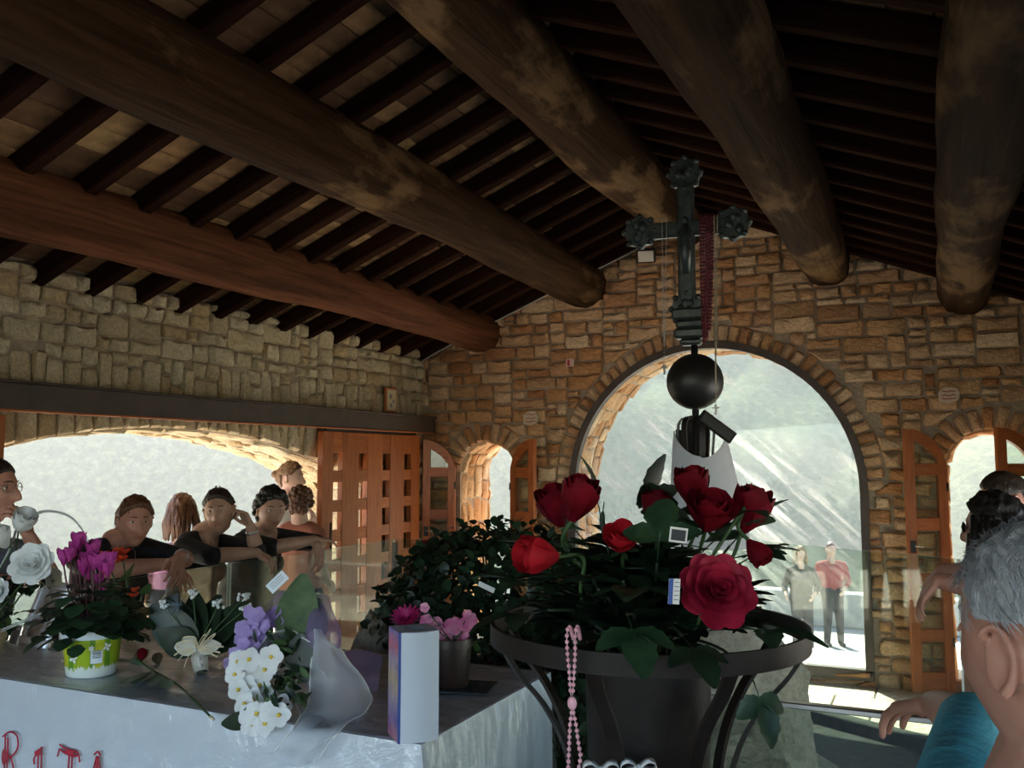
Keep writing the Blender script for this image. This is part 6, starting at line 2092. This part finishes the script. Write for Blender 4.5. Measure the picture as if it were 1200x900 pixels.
    if hairstyle == 'tied':
        hm.sphere((0, 0, 0), 1, 16, 10, 0, (.036, .034, .034), HM @ Matrix.Translation((0, .118, .03)))
        for k in range(26):
            p = head_pt(Vector((rnd.uniform(-1, 1), rnd.uniform(-.4, 1), rnd.uniform(.1, 1))).normalized(), fem, 0)
            q = p + Vector((rnd.uniform(-.01, .01), .03, rnd.uniform(.004, .03)))
            hm.tube([HM @ p, HM @ ((p + q) / 2 + Vector((0, 0, .012))), HM @ q], [.0035, .0025, .0008], 5)
    if hairstyle == 'long':
        for k in range(60):
            a = rnd.uniform(-.15 * PI, 1.15 * PI)
            n = Vector((math.cos(a), math.sin(a), rnd.uniform(-.1, .5))).normalized()
            p = head_pt(n, fem, 0) + n * .010
            q = Vector((p.x * 1.25, p.y * 1.1 + .01, -.12 - rnd.uniform(0, .05)))
            hm.tube([HM @ p, HM @ (p.lerp(q, .5) + n * .012), HM @ q], [.016, .015, .006], 7)
    hmesh = hm.mesh('hair', True, [MAT[hair]])
    link('hair', hmesh, t)
    if hairstyle == 'grey':
        st = MB()
        for k in range(5200):
            a = rnd.uniform(0, 2 * PI); z = rnd.uniform(-.7, 1)
            n = Vector((math.cos(a) * math.sqrt(1 - z * z), math.sin(a) * math.sqrt(1 - z * z), z))
            p = head_pt(n, fem, 0)
            if p.z < hairz(p.y, hl) + rnd.uniform(-.006, .01): continue
            if abs(p.x) > .05 and -.025 < p.y < .05 and p.z < .038: continue
            p = p + n * .007
            dn = Vector((p.x * .8 + rnd.uniform(-.25, .25) * .1, .055 + rnd.uniform(-.02, .03), -.045 + rnd.uniform(-.03, .03)))
            dn = (dn - n * dn.dot(n)).normalized()
            ln = rnd.uniform(.022, .042)
            sd = dn.cross(n) * .0007
            q1 = p + dn * ln * .5 + n * .0045; q2 = p + dn * ln + n * rnd.uniform(-.001, .005)
            st.add([HM @ (p - sd), HM @ (p + sd), HM @ (q1 + sd), HM @ (q1 - sd), HM @ q2], [(0, 1, 2, 3), (3, 2, 4)])
        o = obj('hair_strands', st, MAT[hair], t, True, fix=False); o['kind'] = 'stuff'
    # facial features
    if eyes:
        for sg in (-1, 1):
            ep = Vector((sg * .031, -.0662, .009))
            e = obj('eye', MB().sphere(HM @ ep, .0118 * hs, 14, 10), MAT['eye_white'], t, True)
            obj('iris', MB().sphere(HM @ (ep + Vector((0, -.0070, 0))), .0060 * hs, 10, 8), MAT['iris'], e, True)
            lid = MB()
            lid.tube([HM @ Vector((sg * .031 + dx, -.0775 + abs(dx) * .30, .0168 - 18 * dx * dx)) for dx in (-.016, -.008, 0, .008, .016)], [.0018, .0040, .0045, .0040, .0018], 8)
            obj('eyelid', lid, MAT[skin], t, True)
            br = MB()
            br.tube([HM @ Vector((sg * (.014 + .010 * q), -.0915 + .0042 * q * q * .55, .030 + .004 * math.sin(q * 1.0))) for q in range(4)], [.0022, .0032, .003, .0012], 6)
            obj('eyebrow', br, MAT[hair if hair != 'hair_fair' else 'hair_brown'], t, True)
        lp2 = MB()
        for dz, rr in ((-.0585, .0030), (-.0690, .0036)):
            pts = []
            for q in range(7):
                x = lerp(-.022, .022, q / 6)
                y = head_pt(Vector((x / .074, -1, dz / .118)).normalized(), fem).y
                # find the surface in front of (x, dz)
                best = min((head_pt(Vector((x / .062, -math.sqrt(max(.05, 1 - (x / .074) ** 2 - (zz / .118) ** 2)), zz / .118)).normalized(), fem) for zz in [dz + .002 * j for j in range(-8, 9)]), key=lambda p: abs(p.z - dz))
                pts.append(HM @ Vector((x, best.y - .0008, dz + (.0012 if q == 3 and dz > -.06 else 0))))
            lp2.tube(pts, [rr * k for k in (.3, .8, 1, .95, 1, .8, .3)], 6)
        obj('lips', lp2, MAT['lip'], t, True)
    if glasses:
        gm = MB(); lm = MB()
        for sg in (-1, 1):
            ring = [HM @ Vector((sg * .032 + .023 * math.cos(a), -.096 + .010 * abs(sg * .032 + .023 * math.cos(a)) / .05, .008 + .018 * math.sin(a))) for a in [2 * PI * q / 16 for q in range(17)]]
            gm.tube(ring, .0018, 6)
            lm.add(ring[:-1], [tuple(range(16))])
            gm.tube([HM @ Vector((sg * .054, -.088, .010)), HM @ Vector((sg * .080, -.03, .012)), HM @ Vector((sg * .080, .015, .010))], .0018, 6)
        gm.tube([HM @ Vector((-.010, -.098, .012)), HM @ Vector((0, -.100, .014)), HM @ Vector((.010, -.098, .012))], .0018, 6)
        go = obj('glasses', gm, MAT['black'] if glasses == 'sun' else MAT['steel'], t, True)
        if glasses == 'sun': obj('lens', lm, MAT['lens'], go)
    if extras: extras(t, HM, root, Sl, up, fwd)
    return t

RX_ = -3.24                              # left glass pane that the mourners lean on
FX = Vector((0, -1, 0))                  # the right-hand side of someone facing +x
def necklace(t, HM, root, Sl, up, fwd, drop=.10, side=Vector((0, 1, 0)), cross_=True):
    c = Sl + up * .03
    pts = smoothpath([c + side * .06 + fwd * .02, c + side * .05 + fwd * .09 - up * .05, c + fwd * .135 - up * drop, c - side * .05 + fwd * .09 - up * .05, c - side * .06 + fwd * .02], 6)
    o = obj('necklace', MB().tube(pts, .0014, 5), MAT['steel'], t, True)
W1 = at_x(158, 612, -3.37)
person('woman in a black T-shirt with tied-back brown hair leaning on the railing, hands hanging', W1, (.82, -.42, 0), W1 + Vector((-.135, .0, -.125)), FX, (-3.57, W1.y + .02, .86),
       [dict(elbow=(-3.27, W1.y - .21, 1.145), wrist=(-3.17, W1.y + .02, 1.150), dir=(.45, .55, -.75), palm=(-.5, .2, -.5), side=1, curl=(.25, .25, .3, .3), spread=.10),
        dict(elbow=(-3.28, W1.y + .23, 1.145), wrist=(-3.15, W1.y + .07, 1.185), dir=(.35, -.55, -.75), palm=(-.6, -.2, -.4), side=-1, curl=(.2, .2, .25, .25), spread=.10, watch=True)],
       'cloth_black', 'cloth_black', 'hair_brown', 'tied', 'skin_ruddy', True, sleeve=.75, pitch=.05, girth=1.12, extras=necklace)
W2 = at_x(257, 600, -3.38)
person('young woman in a black scoop-neck top resting her cheek on her hand at the railing', W2, (.52, -.84, 0), W2 + Vector((-.12, .0, -.150)), (.25, -.97, 0), (-3.57, W2.y + .0, .86),
       [dict(elbow=(-3.28, W2.y - .165, 1.145), wrist=(-3.17, W2.y + .05, 1.148), dir=(.5, .7, -.55), palm=(-.3, .2, -.9), side=1, curl=(.4, .45, .5, .5), spread=.06),
        dict(elbow=(-3.235, W2.y + .125, 1.148), wrist=(-3.245, W2.y + .088, 1.275), dir=(-.38, -.32, .85), palm=(-.35, -.9, -.1), side=-1, curl=(.75, .8, .85, .9), spread=.02, watch=True)],
       'cloth_black', 'cloth_grey', 'hair_dark', 'tied', 'skin', True, sleeve=1.15, roll=-.12, vneck=.12, girth=.92, shw=.148)
W3 = at_x(318, 598, -3.36)
person('older woman in a black V-neck top with short curly black hair leaning on crossed forearms', W3, (.80, -.50, 0), W3 + Vector((-.12, .055, -.150)), (.12, -.99, 0), (-3.57, W3.y + .06, .88),
       [dict(elbow=(-3.27, W3.y - .08, 1.148), wrist=(-3.17, W3.y + .15, 1.175), dir=(.25, .95, -.1), palm=(0, .1, -1), side=1, curl=(.25, .25, .3, .3), spread=.05),
        dict(elbow=(-3.25, W3.y + .30, 1.14), wrist=(-3.14, W3.y + .13, 1.145), dir=(.45, -.25, -.85), palm=(-.8, .1, -.3), side=-1, curl=(.45, .5, .5, .55), spread=.05)],
       'cloth_black', 'cloth_grey', 'hair_black', 'curly', 'skin', True, sleeve=.95, pitch=.08, vneck=.12, girth=1.03, shw=.155)
W4 = at_x(213, 602, -4.32)
person('girl with long chestnut hair in a mauve top seen from behind in the doorway', W4, (-.75, .65, 0), W4 + Vector((.0, 0, -.235)), (.65, .75, 0), (W4.x, W4.y, .76),
       [dict(elbow=W4 + Vector((.12, .16, -.50)), wrist=W4 + Vector((-.05, .26, -.62)), dir=(-.6, .3, -.5), palm=(-.3, -.5, 0)),
        dict(elbow=W4 + Vector((-.12, -.18, -.50)), wrist=W4 + Vector((-.25, -.02, -.62)), dir=(-.6, .3, -.5), palm=(-.3, .5, 0))],
       'cloth_mauve', 'cloth_dark', 'hair_brown', 'long', 'skin_pale', True, sleeve=.5, voxel=.007, eyes=False)
W5 = at_x(341, 561, -4.22)
person('fair-haired woman in profile with sunglasses pushed up, standing in the open doorway', W5, (.93, .36, 0), W5 + Vector((-.03, 0, -.235)), (.4, -.92, 0), (W5.x - .04, W5.y, .92),
       [dict(elbow=W5 + Vector((.08, -.16, -.47)), wrist=W5 + Vector((.20, -.02, -.36)), dir=(.1, .2, .8), palm=(-.6, 0, .2), curl=(.5, .5, .5, .5)),
        dict(elbow=W5 + Vector((.0, .11, -.48)), wrist=W5 + Vector((.16, -.04, -.46)), dir=(.3, -.8, .0), palm=(-.8, 0, -.1), curl=(.5, .5, .5, .5))],
       'cloth_white', 'cloth_grey', 'hair_fair', 'tied', 'skin_pale', True, sleeve=.4, voxel=.006,
       extras=lambda t, HM, root, Sl, up, fwd: obj('sunglasses', MB().tube([HM @ Vector((x, -.055 - .02 * math.cos(x * 20), .098 - abs(x) * .35)) for x in (-.08, -.05, -.02, .02, .05, .08)], [.003, .006, .007, .007, .006, .003], 6), MAT['lens'], t, True))
W6 = at_x(352, 591, -3.74)
person('child with auburn hair in a rust-coloured top seen from behind beside the lattice door', W6, (-.3, .95, 0), W6 + Vector((0, 0, -.165)), (.95, .3, 0), (W6.x, W6.y, .74),
       [dict(elbow=W6 + Vector((.16, .02, -.42)), wrist=W6 + Vector((.10, .18, -.52)), dir=(0, .6, -.5), palm=(-1, 0, 0), sc=.8),
        dict(elbow=W6 + Vector((-.16, -.02, -.42)), wrist=W6 + Vector((-.10, .16, -.52)), dir=(0, .6, -.5), palm=(1, 0, 0), sc=.8)],
       'cloth_rust', 'cloth_dark', 'hair_brown', 'curly', 'skin_pale', True, sleeve=.3, voxel=.007, eyes=False, shw=.13, girth=.8, sc=.88)
M1 = at_x(-9, 574, -3.44)
person('dark-haired man in profile with thin glasses, hand raised to his chin', M1, (.93, .37, 0), M1 + Vector((-.07, 0, -.25)), FX, (-3.60, M1.y, .90),
       [dict(elbow=(-3.29, M1.y - .20, 1.148), wrist=(-3.27, M1.y + .01, 1.150), dir=(.0, .98, -.1), palm=(0, 0, -1)),
        dict(elbow=(-3.285, M1.y + .16, 1.148), wrist=(-3.29, M1.y + .06, 1.32), dir=(-.25, -.25, .8), palm=(-.8, -.3, 0), curl=(.7, .7, .8, .8), spread=.02)],
       'cloth_slate', 'cloth_dark', 'hair_dark', 'man', 'skin_ruddy', False, sleeve=.7, glasses='clear', nose=1.15)
# on the far side of the near pane: two visitors at the right-hand railing
W7 = at_d(1166, 622, 3.15)
w7p = at_d(1085, 672, 3.22)
person('woman with dark hair and sunglasses resting both forearms over the railing by the shutters', W7, (-.90, .42, 0), W7 + Vector((.10, -.02, -.20)), (.15, .99, 0), (W7.x + .42, W7.y - .02, .88),
       [dict(elbow=at_d(1150, 672, 3.34), wrist=at_d(1103, 668, 3.40), dir=(-.62, .1, -.70), palm=(.4, .1, -.6), side=1, curl=(.35, .4, .4, .45), spread=.08),
        dict(elbow=at_d(1150, 690, 3.05), wrist=at_d(1098, 680, 3.12), dir=(-.55, .1, -.75), palm=(.5, .1, -.6), side=-1, curl=(.3, .35, .4, .4), spread=.08)],
       'cloth_dark', 'cloth_dark', 'hair_black', 'long', 'skin_ruddy', True, sleeve=.6, glasses='sun', eyes=False, sc=1.08)
M2 = at_d(1178, 588, 3.75)
person('dark-haired man looking down behind the woman with sunglasses', M2, (-.9, -.3, 0), M2 + Vector((.05, 0, -.25)), (.1, .99, 0), (M2.x + .14, M2.y, .92),
       [dict(elbow=M2 + Vector((.10, .25, -.53)), wrist=M2 + Vector((.13, .25, -.76)), dir=(-.1, 0, -1), palm=(0, -1, 0)),
        dict(elbow=M2 + Vector((.10, -.25, -.53)), wrist=M2 + Vector((.13, -.25, -.76)), dir=(-.1, 0, -1), palm=(0, 1, 0))],
       'cloth_dark', 'cloth_dark', 'hair_dark', 'man', 'skin_ruddy', False, sleeve=.6, voxel=.006, pitch=.25, ground=.018)
# grey-haired man close to the camera, reaching for the near railing
OH = at_d(1238, 762, .88)
camf = Vector((-math.sin(YAW), math.cos(YAW), 0)); camr = Vector((math.cos(YAW), math.sin(YAW), 0))
of = camf * .97 - camr * .24
osh = at_d(1192, 850, 1.14)
person('grey-haired man in a turquoise shirt seen close from behind, hand on the near railing', OH, of, OH + camf * .12 + camr * .05 + Vector((0, 0, -.25)), camf * .45 + camr * .89, OH + camr * .10 - camf * .02 + Vector((0, 0, -.62)),
       [dict(elbow=OH + camr * .34 + camf * .10 + Vector((0, 0, -.50)), wrist=OH + camr * .32 + camf * .33 + Vector((0, 0, -.52)), dir=camf, palm=(0, 0, -1)),
        dict(elbow=at_d(1138, 848, 1.40), wrist=at_d(1096, 826, 1.61), dir=at_d(1040, 832, 1.80) - at_d(1096, 826, 1.61), palm=(0, .15, -1), side=-1, curl=(.12, .22, .28, .42), spread=.16, thumb=.55, sc=1.12)],
       'cloth_teal', 'cloth_dark', 'hair_grey', 'grey', 'skin_ruddy', False, sleeve=1.15, voxel=.0036, eyes=True, pitch=.06, shw=.20)
# two guessed figures set on the lower terrace for people showing dimly in the glass
for k, (u, hairc, topc, lab) in enumerate(((938, 'hair_fair', 'cloth_grey', 'fair-haired figure in grey out on the lower terrace'), (974, 'hair_dark', 'cloth_red', 'figure in a red jacket out on the lower terrace'))):
    h = at_y(u, 655, 14.6 + .9 * k)
    g_ = -1.35
    person(lab, (h.x, h.y, g_ + 1.52), (.4, -.9, 0), (h.x, h.y, g_ + 1.30), (-.9, -.4, 0), (h.x, h.y, g_ + .86),
           [dict(elbow=(h.x - .25, h.y - .05, g_ + 1.02), wrist=(h.x - .20, h.y - .22, g_ + .92), dir=(.1, -.6, -.4), palm=(1, 0, 0)),
            dict(elbow=(h.x + .25, h.y + .05, g_ + 1.02), wrist=(h.x + .20, h.y - .15, g_ + .92), dir=(-.1, -.6, -.4), palm=(-1, 0, 0))],
           topc, 'cloth_dark', hairc, 'long' if k == 0 else 'man', 'skin_pale', k == 0, ground=g_, sleeve=1.6, voxel=.012, group='figures on the lower terrace', eyes=False)
